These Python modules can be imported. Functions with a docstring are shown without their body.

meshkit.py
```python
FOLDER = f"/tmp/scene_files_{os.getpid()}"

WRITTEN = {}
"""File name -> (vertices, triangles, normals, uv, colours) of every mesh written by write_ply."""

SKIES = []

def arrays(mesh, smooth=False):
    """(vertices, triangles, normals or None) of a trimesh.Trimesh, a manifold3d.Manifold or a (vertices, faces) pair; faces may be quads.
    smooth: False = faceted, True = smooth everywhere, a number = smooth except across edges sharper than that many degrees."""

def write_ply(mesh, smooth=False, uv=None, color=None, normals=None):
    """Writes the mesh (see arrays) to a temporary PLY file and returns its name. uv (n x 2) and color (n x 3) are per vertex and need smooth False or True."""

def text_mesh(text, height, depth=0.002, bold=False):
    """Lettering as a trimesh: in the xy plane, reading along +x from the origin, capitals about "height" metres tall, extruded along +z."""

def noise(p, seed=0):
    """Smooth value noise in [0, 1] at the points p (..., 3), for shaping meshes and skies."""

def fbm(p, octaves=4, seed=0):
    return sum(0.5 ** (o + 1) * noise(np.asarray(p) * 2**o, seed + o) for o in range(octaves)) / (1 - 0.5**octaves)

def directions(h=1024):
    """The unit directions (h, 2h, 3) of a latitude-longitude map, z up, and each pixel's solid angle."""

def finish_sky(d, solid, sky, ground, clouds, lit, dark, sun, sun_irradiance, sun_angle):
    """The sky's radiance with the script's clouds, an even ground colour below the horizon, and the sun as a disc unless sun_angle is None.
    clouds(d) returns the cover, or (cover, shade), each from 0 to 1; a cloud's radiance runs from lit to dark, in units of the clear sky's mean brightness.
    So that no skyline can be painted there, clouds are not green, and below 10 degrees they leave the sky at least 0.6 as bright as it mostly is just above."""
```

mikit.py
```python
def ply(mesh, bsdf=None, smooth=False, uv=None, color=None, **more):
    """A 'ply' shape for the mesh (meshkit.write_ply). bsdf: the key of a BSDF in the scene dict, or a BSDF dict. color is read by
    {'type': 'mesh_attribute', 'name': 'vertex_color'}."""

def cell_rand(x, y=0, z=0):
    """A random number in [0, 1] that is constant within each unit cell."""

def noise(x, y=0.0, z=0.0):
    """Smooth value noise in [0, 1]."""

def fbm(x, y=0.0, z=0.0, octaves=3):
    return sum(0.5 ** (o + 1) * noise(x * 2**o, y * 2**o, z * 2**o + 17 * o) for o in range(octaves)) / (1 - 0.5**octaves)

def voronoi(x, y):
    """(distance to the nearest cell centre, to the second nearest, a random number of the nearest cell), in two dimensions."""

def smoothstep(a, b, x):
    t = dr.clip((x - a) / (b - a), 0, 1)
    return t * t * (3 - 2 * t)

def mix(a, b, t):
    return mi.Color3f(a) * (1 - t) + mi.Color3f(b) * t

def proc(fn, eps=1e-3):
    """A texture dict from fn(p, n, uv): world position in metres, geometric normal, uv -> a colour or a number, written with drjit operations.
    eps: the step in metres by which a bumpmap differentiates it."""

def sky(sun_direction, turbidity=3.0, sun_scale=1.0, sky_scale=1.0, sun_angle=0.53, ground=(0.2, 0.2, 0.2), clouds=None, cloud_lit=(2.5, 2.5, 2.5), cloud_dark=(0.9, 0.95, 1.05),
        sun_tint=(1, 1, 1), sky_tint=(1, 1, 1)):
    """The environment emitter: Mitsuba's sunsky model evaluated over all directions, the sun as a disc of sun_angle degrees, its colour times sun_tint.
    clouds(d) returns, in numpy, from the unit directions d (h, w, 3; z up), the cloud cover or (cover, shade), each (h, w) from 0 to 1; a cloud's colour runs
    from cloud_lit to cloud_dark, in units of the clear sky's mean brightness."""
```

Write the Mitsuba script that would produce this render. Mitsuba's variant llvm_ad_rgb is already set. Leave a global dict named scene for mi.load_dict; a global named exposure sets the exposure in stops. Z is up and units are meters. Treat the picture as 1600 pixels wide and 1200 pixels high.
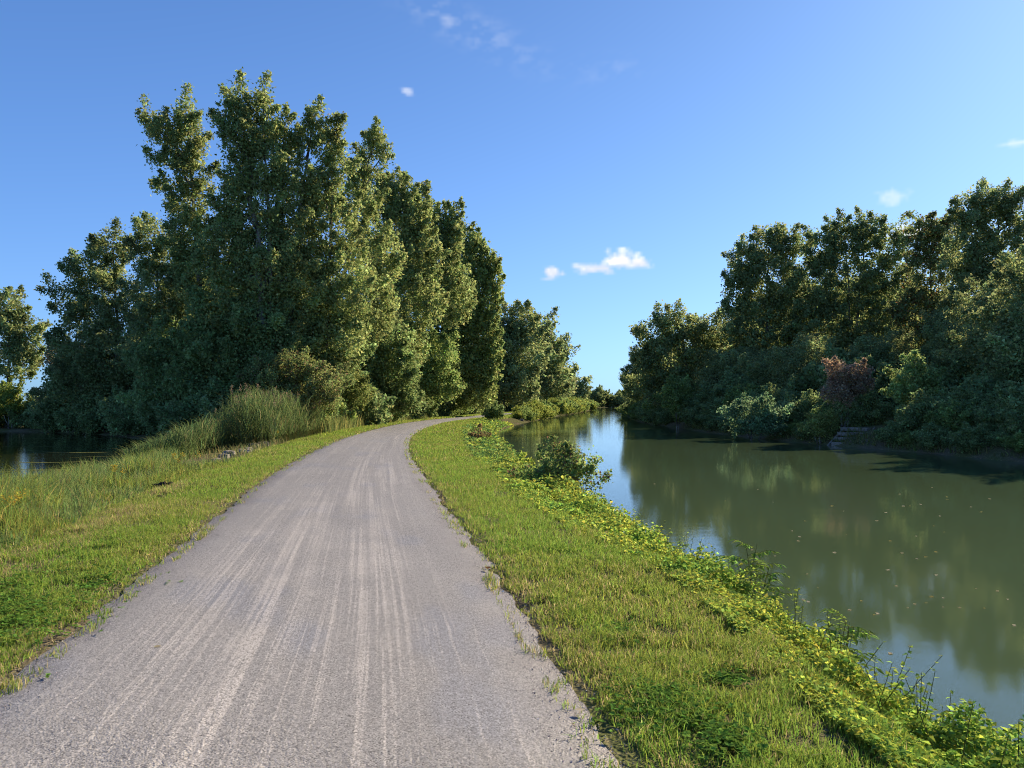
import math
import numpy as np
import trimesh
import mitsuba as mi
import drjit as dr
import mikit
import meshkit
from mikit import noise, fbm, cell_rand, smoothstep, mix
from scipy.interpolate import PchipInterpolator

T = mi.ScalarTransform4f
R = np.random.default_rng(20240817)
scene, labels = {}, {}

# ------------------------------------------------------------------ camera, sky, exposure
EYE = 1.6                       # metres above the path
F = 1202.0                      # focal length in pixels of a 1600 px wide frame
scene['camera'] = {
    'type': 'perspective', 'fov': 2 * math.degrees(math.atan(800 / F)), 'fov_axis': 'x', 'near_clip': 0.05, 'far_clip': 12000.0,
    'to_world': T().look_at(origin=[0, 0, EYE], target=[0, 1, EYE + math.tan(math.radians(1.48))], up=[0, 0, 1])}
SUN_AZ, SUN_EL = math.radians(46), math.radians(30.5)
SUN = (math.sin(SUN_AZ) * math.cos(SUN_EL), math.cos(SUN_AZ) * math.cos(SUN_EL), math.sin(SUN_EL))


def clouds(d):
    az = np.degrees(np.arctan2(d[..., 0], d[..., 1]))
    el = np.degrees(np.arcsin(d[..., 2]))
    q = np.stack([az, el * 1.3, az * 0], -1)
    rough = meshkit.fbm(q * 1.7 + 31.0, 5, 3) - 0.5
    wisp = meshkit.fbm(np.stack([az * 0.9 + el * 0.5, el * 2.2 - az * 0.6, az * 0], -1) + 7.0, 5, 9)

    def blob(a, e, ra, re, power=1.0):
        r = np.sqrt(((az - a) / ra) ** 2 + ((el - e) / re) ** 2)
        return np.clip((1.0 - r) * 1.6 + rough * 2.0, 0, 1) * (r < 1.6) * power
    cover = np.zeros_like(az)
    for a, e, ra, re, p in ((8.1, 10.55, 1.5, 0.85, 1.0), (9.4, 10.3, 1.1, 0.5, 1.0), (6.5, 9.95, 1.9, 0.45, .9), (5.2, 10.1, .9, .35, .7), (2.95, 9.75, .75, .5, .9),
                            (3.75, 9.62, .22, .2, .6), (2.7, 9.25, .65, .2, .45), (-7.8, 22.1, .55, .32, .38), (27.6, 11.2, 1.9, .7, .85), (26.6, 13.6, 1.1, .6, .35), (33.4, 15.9, .8, .2, .4)):
        cover = np.maximum(cover, blob(a, e, ra, re, p))
    band = np.exp(-((el - (25.9 - (az + 2.5) * 0.36)) / 1.1) ** 2) * np.exp(-((az + 3.2) / 4.4) ** 2)
    band += 0.35 * np.exp(-((el - 23.5) / 0.8) ** 2) * np.exp(-((az - 7.0) / 3.0) ** 2)
    cover = np.maximum(cover, np.clip((wisp - 0.44) * 2.2, 0, 1) * band * 0.24)
    away = meshkit.fbm(np.stack([az / 14, el / 7, az * 0], -1), 5, 5)          # the same few small clouds all round the sky
    cover = np.maximum(cover, np.clip((away - 0.72) * 6, 0, 1) * (np.abs(az) > 55) * (el > 5))
    shade = np.clip(0.35 - rough * 1.5 - (el - 10.4) * 0.5, 0, .6)
    return cover, shade


scene['sky'] = mikit.sky(SUN, turbidity=2.2, clouds=clouds, cloud_lit=(3.4, 3.4, 3.4), cloud_dark=(1.9, 2.0, 2.2), sun_tint=(1.0, 1.02, 1.08), sky_tint=(0.41, 0.535, 0.785), ground=(0.07, 0.09, 0.05))
exposure = 2.97


def at(px, py, depth):
    """World point that stands `depth` metres ahead and was measured at this pixel of the 1600 x 1200 photograph."""
    return np.array([(px - 800) / F * depth, depth, EYE + (631 - py) / F * depth])


def tag(key, label, category=None, group=None, kind=None):
    d = {'label': label}
    if category: d['category'] = category
    if group: d['group'] = group
    if kind: d['kind'] = kind
    labels[key] = d


counts = {}


def numbered(name):
    counts[name] = counts.get(name, -1) + 1
    return name if counts[name] == 0 else f'{name}_{counts[name]:03d}'


# ------------------------------------------------------------------ materials
def path_color(p, n, uv):
    u, v = uv.x, uv.y
    wob = 0.10 * (noise(v * 0.09, 3.0) - 0.5)
    s1 = noise((u + wob) * 17.0, v * 0.10, 1.0)
    s2 = noise((u + wob * 1.3) * 44.0, v * 0.20, 5.0)
    s3 = noise((u - wob * 0.6) * 110.0, v * 0.34, 9.0)
    lane = fbm(u * 1.4 + 0.3, v * 0.10, 2.0)
    wear = noise(p.x * 60, p.y * 60) * 0.5 + noise(u * 5, v * 2.2, 3.0) * 0.5
    streak = smoothstep(0.44, 0.86, 0.22 * s1 + 0.40 * s2 + 0.38 * s3 + 0.34 * (lane - 0.5) + 0.30 * (wear - 0.5))
    streak = streak * smoothstep(1.75, 0.9, dr.abs(u))
    patch = fbm(u * 1.3 + 4, v * 0.55, 7.0)
    grain = noise(p.x * 160, p.y * 160)
    grain2 = cell_rand(dr.floor(p.x * 125 + 0.4 * dr.sin(p.y * 60)), dr.floor(p.y * 125))
    grain3 = noise(p.x * 48, p.y * 48, 5.0)
    c = mix((0.150, 0.151, 0.149), (0.193, 0.193, 0.189), patch)
    c = mix(c, (0.150, 0.157, 0.170), smoothstep(0.55, 0.8, fbm(u * 2.1 + 9, v * 0.8, 21.0)))
    c = mix(c, (0.43, 0.412, 0.380), streak * 0.42)
    edge = smoothstep(1.25, 1.7, dr.abs(u) + 0.25 * (noise(v * 3.0, u * 4.0) - 0.5))
    c = mix(c, (0.126, 0.118, 0.116), edge * 0.55)
    return c * (0.22 + 0.62 * grain + 0.74 * grain2 + 0.20 * grain3)


def path_bump(p, n, uv):
    return noise(p.x * 170, p.y * 170) * 1.0 + noise(p.x * 70, p.y * 70) * 0.7 + noise(p.x * 18, p.y * 18) * 0.4


scene['mat_path'] = {'type': 'bumpmap', 'scale': 0.0030, 'arbitrary': mikit.proc(path_bump, eps=2e-3),
                     'bsdf': {'type': 'principled', 'base_color': mikit.proc(path_color), 'roughness': 0.62, 'specular': 0.45}}


def ground_color(p, n, uv):
    a = fbm(p.x * 0.9, p.y * 0.9, 3.0)
    b = noise(p.x * 26, p.y * 26, p.z * 26)
    b2 = noise(p.x * 80, p.y * 80)
    c = mix((0.120, 0.104, 0.066), (0.098, 0.112, 0.045), smoothstep(0.3, 0.7, a))
    c = mix(c, (0.19, 0.162, 0.110), smoothstep(0.55, 0.85, b) * 0.6)
    return c * (0.55 + 0.5 * b2 + 0.35 * b)


scene['mat_ground'] = {'type': 'bumpmap', 'scale': 0.02, 'arbitrary': mikit.proc(lambda p, n, uv: noise(p.x * 30, p.y * 30) + 0.5 * noise(p.x * 75, p.y * 75), eps=5e-3),
                       'bsdf': {'type': 'diffuse', 'reflectance': mikit.proc(ground_color)}}


def canal_bump(p, n, uv):
    calm = fbm(p.x * 0.12, p.y * 0.07, 4.0)
    return (fbm(p.x * 1.1, p.y * 1.9, 1.0, octaves=2) * 0.7 + noise(p.x * 4.2, p.y * 6.5, 3.0) * 0.16) * (0.35 + 1.1 * smoothstep(0.3, 0.7, calm))


def canal_color(p, n, uv):
    a = fbm(p.x * 0.16, p.y * 0.10, 8.0)
    return mix((0.043, 0.070, 0.037), (0.053, 0.083, 0.045), a)


scene['mat_canal'] = {'type': 'bumpmap', 'scale': 0.0015, 'arbitrary': mikit.proc(canal_bump, eps=2e-2),
                      'bsdf': {'type': 'roughplastic', 'diffuse_reflectance': mikit.proc(canal_color), 'int_ior': 1.333, 'alpha': 0.006, 'nonlinear': False}}
scene['mat_pond'] = {'type': 'bumpmap', 'scale': 0.0025, 'arbitrary': mikit.proc(canal_bump, eps=2e-2),
                     'bsdf': {'type': 'roughplastic', 'diffuse_reflectance': {'type': 'rgb', 'value': [0.010, 0.011, 0.007]}, 'int_ior': 1.333, 'alpha': 0.012}}
VC = {'type': 'mesh_attribute', 'name': 'vertex_color'}
scene['mat_leaf'] = {'type': 'principledthin', 'base_color': VC, 'roughness': 0.40, 'diff_trans': 1.05, 'eta': 1.5, 'spec_trans': 0.0}
scene['mat_grass'] = {'type': 'principledthin', 'base_color': VC, 'roughness': 0.5, 'diff_trans': 0.95, 'eta': 1.4, 'spec_trans': 0.0}


def bark_color(p, n, uv):
    a = noise(p.x * 9, p.y * 9, p.z * 1.6)
    b = noise(p.x * 34, p.y * 34, p.z * 7)
    return mix((0.085, 0.072, 0.060), (0.27, 0.25, 0.22), smoothstep(0.25, 0.8, a)) * (0.6 + 0.6 * b)


scene['mat_bark'] = {'type': 'twosided', 'bsdf': {'type': 'diffuse', 'reflectance': mikit.proc(bark_color)}}


def rock_color(p, n, uv):
    a = fbm(p.x * 4, p.y * 4, p.z * 4)
    b = noise(p.x * 45, p.y * 45, p.z * 45)
    return mix((0.12, 0.115, 0.108), (0.34, 0.315, 0.28), smoothstep(0.3, 0.7, a)) * (0.65 + 0.5 * b)


scene['mat_rock'] = {'type': 'bumpmap', 'scale': 0.012, 'arbitrary': mikit.proc(lambda p, n, uv: noise(p.x * 22, p.y * 22, p.z * 22), eps=5e-3),
                     'bsdf': {'type': 'twosided', 'bsdf': {'type': 'diffuse', 'reflectance': mikit.proc(rock_color)}}}


def timber_color(p, n, uv):
    a = noise(p.x * 2.5, p.y * 50, p.z * 50)
    return mix((0.13, 0.115, 0.10), (0.30, 0.275, 0.245), a)


scene['mat_timber'] = {'type': 'twosided', 'bsdf': {'type': 'diffuse', 'reflectance': mikit.proc(timber_color)}}
scene['mat_charred'] = {'type': 'twosided', 'bsdf': {'type': 'diffuse', 'reflectance': {'type': 'rgb', 'value': [0.035, 0.030, 0.026]}}}
scene['mat_pale'] = {'type': 'twosided', 'bsdf': {'type': 'diffuse', 'reflectance': {'type': 'rgb', 'value': [0.50, 0.46, 0.38]}}}

# ------------------------------------------------------------------ the lie of the land: curves x(y)
def curve(pts):
    y, x = np.array(pts, float).T
    f, (y0, y1) = PchipInterpolator(y, x), (y[0], y[-1])
    return lambda v: f(np.clip(v, y0, y1)) + (np.minimum(v, y0) - y0) * (x[1] - x[0]) / (y[1] - y[0]) + (np.maximum(v, y1) - y1) * (x[-1] - x[-2]) / (y[-1] - y[-2])


PL = curve([(-30, 1.0), (0, -2.32), (4.5, -2.98), (10.3, -4.10), (16.7, -5.33), (25, -6.62), (38.7, -8.15), (51, -8.85), (62, -9.1), (75, -8.6), (92, -6.7), (114, -3.6), (149, 1.6), (200, 10), (320, 26), (600, 58)])
PR = curve([(-30, 4.2), (0, 1.06), (3.45, 0.54), (8.2, -.28), (13.6, -1.29), (25, -3.28), (38.7, -5.0), (51, -5.75), (62, -5.9), (75, -5.2), (92, -3.1), (114, -.3), (149, 4.9), (200, 13.4), (320, 29.5), (600, 61.5)])
VB = curve([(-30, 3.6), (0, 2.2), (3.7, 1.9), (5.4, 1.84), (6.8, 1.78), (8.5, 1.5), (10.9, .95), (12.9, .6), (16.5, .0), (18.7, -.2), (24.3, -.95), (40, -2.3), (60, -3.3), (80, -2.6), (97, -.4), (149, 6.8), (200, 15.2), (320, 31.5), (600, 63)])      # end of the mown verge
NB = curve([(-30, 4.6), (0, 3.0), (4, 2.72), (6.5, 2.62), (10, 2.35), (14, 2.0), (18, 1.55), (24, .85), (37, -.1), (50, -.9), (64, -1.0), (80, -.1), (97, 1.9), (149, 9.2), (200, 17.5), (320, 34), (470, 51), (500, 66), (600, 90)])          # near waterline
FB = curve([(-40, 30), (0, 25), (20, 22), (31, 20.6), (36.7, 19.7), (43, 18.3), (50, 17.3), (64, 16.2), (90, 16.3), (134, 20.4), (200, 30), (320, 48), (470, 70), (500, 67), (600, 90)])
LB = curve([(-30, -3.8), (0, -4.9), (8.6, -5.7), (10.6, -6.05), (14, -6.9), (16.4, -7.35), (20.8, -7.9), (26.6, -8.7), (39, -10.1), (51, -10.8), (72, -11), (92, -8.8), (114, -5.8), (149, -.6), (200, 8), (320, 24), (600, 56)])   # end of the left mown verge
PE = curve([(-40, -10.5), (10, -10.8), (18, -11.6), (25, -13), (34, -14.5), (40, -17.5), (46, -22), (55, -29.5), (60, -37), (64, -50), (68, -75), (71, -150), (74, -700)])      # pond edge
CANAL, POND = -0.75, -0.62


def height(x, y):
    x, y = np.broadcast_arrays(np.asarray(x, float), np.asarray(y, float))
    e = PL(y) - x
    verge = np.interp(e, [-1, 0, .5, 2.1, 3.6, 6], [-.06, -.022, -.03, -.10, -.33, -.42])
    d = x - np.where(y > 74, -1e4, PE(y))
    d2 = x - np.interp(y, [80, 84, 90, 110, 300, 330], [-900, -400, -62, -50, -42, -900])
    shore = np.interp(np.minimum(d, d2), [-8, -2.5, 0, 1.5, 3.5, 8], [-2.2, -1.3, POND, -.40, -.22, .4])
    left = np.minimum(verge, shore)
    nb, fb, vb, pr = NB(y), FB(y), VB(y), PR(y)
    right = np.full(x.shape, -0.06)
    ks = [(pr, -.022), (pr + .4, -.03), (vb, -.10), (vb + .35 * (nb - vb), -.30), (nb, CANAL), (nb + 1.5, -1.5), (fb - 2.5, -1.6), (fb, CANAL), (fb + .7, -.25), (fb + 2.2, .35), (fb + 8, .6), (fb + 60, 1.0)]
    for (xa, za), (xb, zb) in zip(ks[:-1], ks[1:]):
        t = np.clip((x - xa) / np.maximum(xb - xa, 1e-3), 0, 1)
        right = np.where(x >= xa, za + (zb - za) * t, right)
    h = np.where(x < (PL(y) + pr) / 2, left, right)
    on = np.clip(np.maximum(e, x - pr) / 1.2, 0, 1)
    p = np.stack([x, y, x * 0], -1)
    return h + on * ((meshkit.fbm(p * 0.5, 3, 2) - .5) * .10 + (meshkit.noise(p * 2.6, 8) - .5) * .025)


def grid_faces(nr, nc):
    i, j = np.meshgrid(np.arange(nr - 1), np.arange(nc - 1), indexing='ij')
    a = (i * nc + j).ravel()
    q = np.stack([a, a + 1, a + nc + 1, a + nc], 1)
    return np.vstack([q[:, [0, 1, 2]], q[:, [0, 2, 3]]])


ys = np.concatenate([np.arange(-60, -4, 4.), np.arange(-4, 40, .35), np.arange(40, 90, .9), np.arange(90, 220, 4), np.geomspace(220, 4000, 30)])
half = np.concatenate([np.arange(0, 14, .28), np.arange(14, 45, 1.0), np.geomspace(46, 4000, 26)])
cs = np.concatenate([-half[:0:-1], half])
yy, cc = np.meshgrid(ys, cs, indexing='ij')
pc = (PL(np.clip(yy, -60, 600)) + PR(np.clip(yy, -60, 600))) / 2
xx = pc + cc
zz = height(xx, yy)
inside = (xx > PL(yy)) & (xx < PR(yy))
zz = np.where(inside, -0.06, zz)
scene['ground'] = mikit.ply((np.stack([xx, yy, zz], -1).reshape(-1, 3), grid_faces(*xx.shape)), 'mat_ground', smooth=True)
tag('ground', 'soil and thatch of the embankment, banks and woodland floor', kind='structure')

# the path: its own sheet with ragged edges, uv = metres across and along
py_ = np.concatenate([np.arange(-12, 30, .10), np.arange(30, 90, .3), np.arange(90, 300, 1.5)])
tt = np.linspace(-1, 1, 29)
pv, pt = np.meshgrid(py_, tt, indexing='ij')
rag = lambda y, s: (meshkit.fbm(np.stack([y * 2.9, y * 0 + s, y * 0], -1), 4, 11) - .5) * .20
mid, wid = (PL(pv) + PR(pv)) / 2, (PR(pv) - PL(pv)) / 2
pxx = mid + pt * wid + np.where(pt < 0, rag(pv, 3.3) * pt ** 4, rag(pv, 8.1) * pt ** 4)
pq = np.stack([pxx, pv, pxx * 0], -1)
pzz = 0.012 * (1 - pt ** 2) - 0.035 * np.abs(pt) ** 10 + (meshkit.fbm(pq * 1.6, 3, 4) - .5) * 0.018
slope = np.gradient(mid[:, 0], py_)
along = np.concatenate([[0], np.cumsum(np.sqrt(1 + slope[1:] ** 2) * np.diff(py_))])
uv = np.stack([(pt * wid).ravel(), np.repeat(along, len(tt))], 1)
scene['path'] = mikit.ply((np.stack([pxx, pv, pzz], -1).reshape(-1, 3), grid_faces(*pxx.shape)), 'mat_path', smooth=True, uv=uv)
tag('path', 'grey crushed stone towpath with pale tyre streaks curving left then right', kind='structure')

# canal and pond
wy = np.concatenate([np.arange(-60, 120, 3.), np.arange(120, 640, 12.)])
wt = np.linspace(0, 1, 9)
wyy, wtt = np.meshgrid(wy, wt, indexing='ij')
wxx = NB(wyy) - .9 + (FB(wyy) - NB(wyy) + 1.6) * wtt
scene['canal'] = mikit.ply((np.stack([wxx, wyy, wxx * 0 + CANAL], -1).reshape(-1, 3), grid_faces(*wxx.shape)), 'mat_canal', smooth=True)
tag('canal', 'murky green canal water reflecting trees and sky', kind='structure')
scene['pond'] = mikit.ply((np.array([[-900, -60, POND], [-9.5, -60, POND], [-9.5, 36, POND], [-18, 60, POND], [-32, 330, POND], [-900, 330, POND]], float),
                           np.array([[0, 1, 2], [0, 2, 3], [0, 3, 4], [0, 4, 5]])), 'mat_pond', smooth=True)
tag('pond', 'dark still pond water below the woodland edge', kind='structure')


# ------------------------------------------------------------------ leaves, tubes, plants
def unit(v):
    return v / np.maximum(np.linalg.norm(v, axis=-1, keepdims=True), 1e-9)


class Leaves:
    def __init__(self):
        self.v, self.f, self.c, self.n = [], [], [], 0

    def _add(self, v, f, c):
        k, m = v.shape[:2]
        self.v.append(v.reshape(-1, 3))
        self.f.append((np.asarray(f)[None] + (np.arange(k) * m)[:, None, None]).reshape(-1, 3) + self.n)
        self.c.append(np.repeat(c, m, axis=0))
        self.n += k * m

    def chips(self, pos, axis, normal, length, width, color):
        """Leaves too small in the picture to show their outline: one pointed triangle each."""
        axis = unit(axis)
        side = unit(np.cross(normal, axis)) * (width[:, None] * .5)
        L = length[:, None]
        self._add(np.stack([pos - axis * L * .5 + side, pos + axis * L * .5, pos - axis * L * .35 - side], 1), [[0, 1, 2]], color)

    def add(self, pos, axis, normal, length, width, color, fine=False):
        """Folded pointed leaves: 2 triangles each, or 4 with a raised midrib."""
        axis = unit(axis)
        side = unit(np.cross(normal, axis))
        nrm = np.cross(axis, side)
        L, W = np.broadcast_to(length, len(pos))[:, None], np.broadcast_to(width, len(pos))[:, None]
        b, t = pos, pos + axis * L - nrm * L * .12
        m = pos + axis * L * .42
        if fine:
            v = np.stack([b, m + side * W * .5 + nrm * W * .14 - axis * L * .06, t, m - side * W * .5 + nrm * W * .14 - axis * L * .06, m - nrm * W * .03], 1)
            f = [[0, 4, 1], [1, 4, 2], [0, 3, 4], [4, 3, 2]]
        else:
            v = np.stack([b, m + side * W * .5 + nrm * W * .16, t, m - side * W * .5 + nrm * W * .16], 1)
            f = [[0, 2, 1], [0, 3, 2]]
        self._add(v, f, color)

    def blades(self, pos, lean, h, w, color, kind=3, bend=1.0):
        """Grass blades: kind = 1 (one triangle) or 3 (bent strip)."""
        k = len(pos)
        a = R.uniform(0, 2 * np.pi, k)
        side = np.stack([np.cos(a), np.sin(a), a * 0], -1) * (np.broadcast_to(w, k)[:, None] / 2)
        h = np.broadcast_to(h, k)[:, None]
        up = np.array([0, 0, 1.0])
        tip = pos + up * h * (1 - .25 * np.linalg.norm(lean, axis=1, keepdims=True) * bend) + lean * h
        if kind == 1:
            self._add(np.stack([pos - side, pos + side, tip], 1), [[0, 1, 2]], color)
        else:
            m = pos + up * h * .58 + lean * h * .32
            self._add(np.stack([pos - side, pos + side, m + side * .8, m - side * .8, tip], 1), [[0, 1, 2], [0, 2, 3], [3, 2, 4]], color)

    def tubes(self, a, b, ra, rb, color):
        """Thin three sided stems from a to b."""
        d = unit(b - a)
        s = unit(np.cross(d, np.where(np.abs(d[:, 2:]) < .9, [0, 0, 1.], [1., 0, 0])))
        t = np.cross(d, s)
        ring = [np.cos(q) * s + np.sin(q) * t for q in (0, 2.094, 4.189)]
        ra, rb = np.broadcast_to(ra, len(a))[:, None], np.broadcast_to(rb, len(a))[:, None]
        v = np.stack([a + r * ra for r in ring] + [b + r * rb for r in ring], 1)
        self._add(v, [[0, 1, 4], [0, 4, 3], [1, 2, 5], [1, 5, 4], [2, 0, 3], [2, 3, 5]], np.broadcast_to(color, (len(a), 3)))

    def ply(self, mat):
        return mikit.ply((np.vstack(self.v), np.vstack(self.f)), mat, color=np.clip(np.vstack(self.c), 0, 1))

    @property
    def tris(self):
        return sum(map(len, self.f))


def tint(base, k, spread=.22, hue=.12, accent=None, share=0.0):
    c = np.asarray(base)[None] * R.lognormal(0, spread, (k, 1)) * (1 + R.normal(0, hue, (k, 3)) * np.array([1.2, .4, .8]))
    if accent is not None:
        on = R.random(k) < share
        c[on] = np.asarray(accent) * R.lognormal(0, .25, (on.sum(), 1))
    return np.clip(c, .004, .9)


class Wood:
    def __init__(self):
        self.v, self.f, self.n = [], [], 0

    def tube(self, pts, radii, sides=7):
        p = np.asarray(pts, float)
        t = unit(np.gradient(p, axis=0))
        a = unit(np.cross(t, np.where(np.abs(t[:, 2:]) < .95, [0, 0, 1.], [1., 0, 0])))
        b = np.cross(t, a)
        q = np.arange(sides) * 2 * np.pi / sides
        v = p[:, None] + np.broadcast_to(radii, len(p))[:, None, None] * (np.cos(q)[None, :, None] * a[:, None] + np.sin(q)[None, :, None] * b[:, None])
        i, j = np.meshgrid(np.arange(len(p) - 1), np.arange(sides), indexing='ij')
        j2 = (j + 1) % sides
        f = np.stack([i * sides + j, i * sides + j2, (i + 1) * sides + j2, (i + 1) * sides + j], -1).reshape(-1, 4)
        self.v.append(v.reshape(-1, 3)); self.f.append(np.vstack([f[:, [0, 1, 2]], f[:, [0, 2, 3]]]) + self.n)
        self.n += len(p) * sides

    def ply(self, mat='mat_bark'):
        return mikit.ply((np.vstack(self.v), np.vstack(self.f)), mat, smooth=True)


def bezier(a, b, c, n=7):
    t = np.linspace(0, 1, n)[:, None]
    return (1 - t) ** 2 * a + 2 * t * (1 - t) * b + t ** 2 * c


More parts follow.
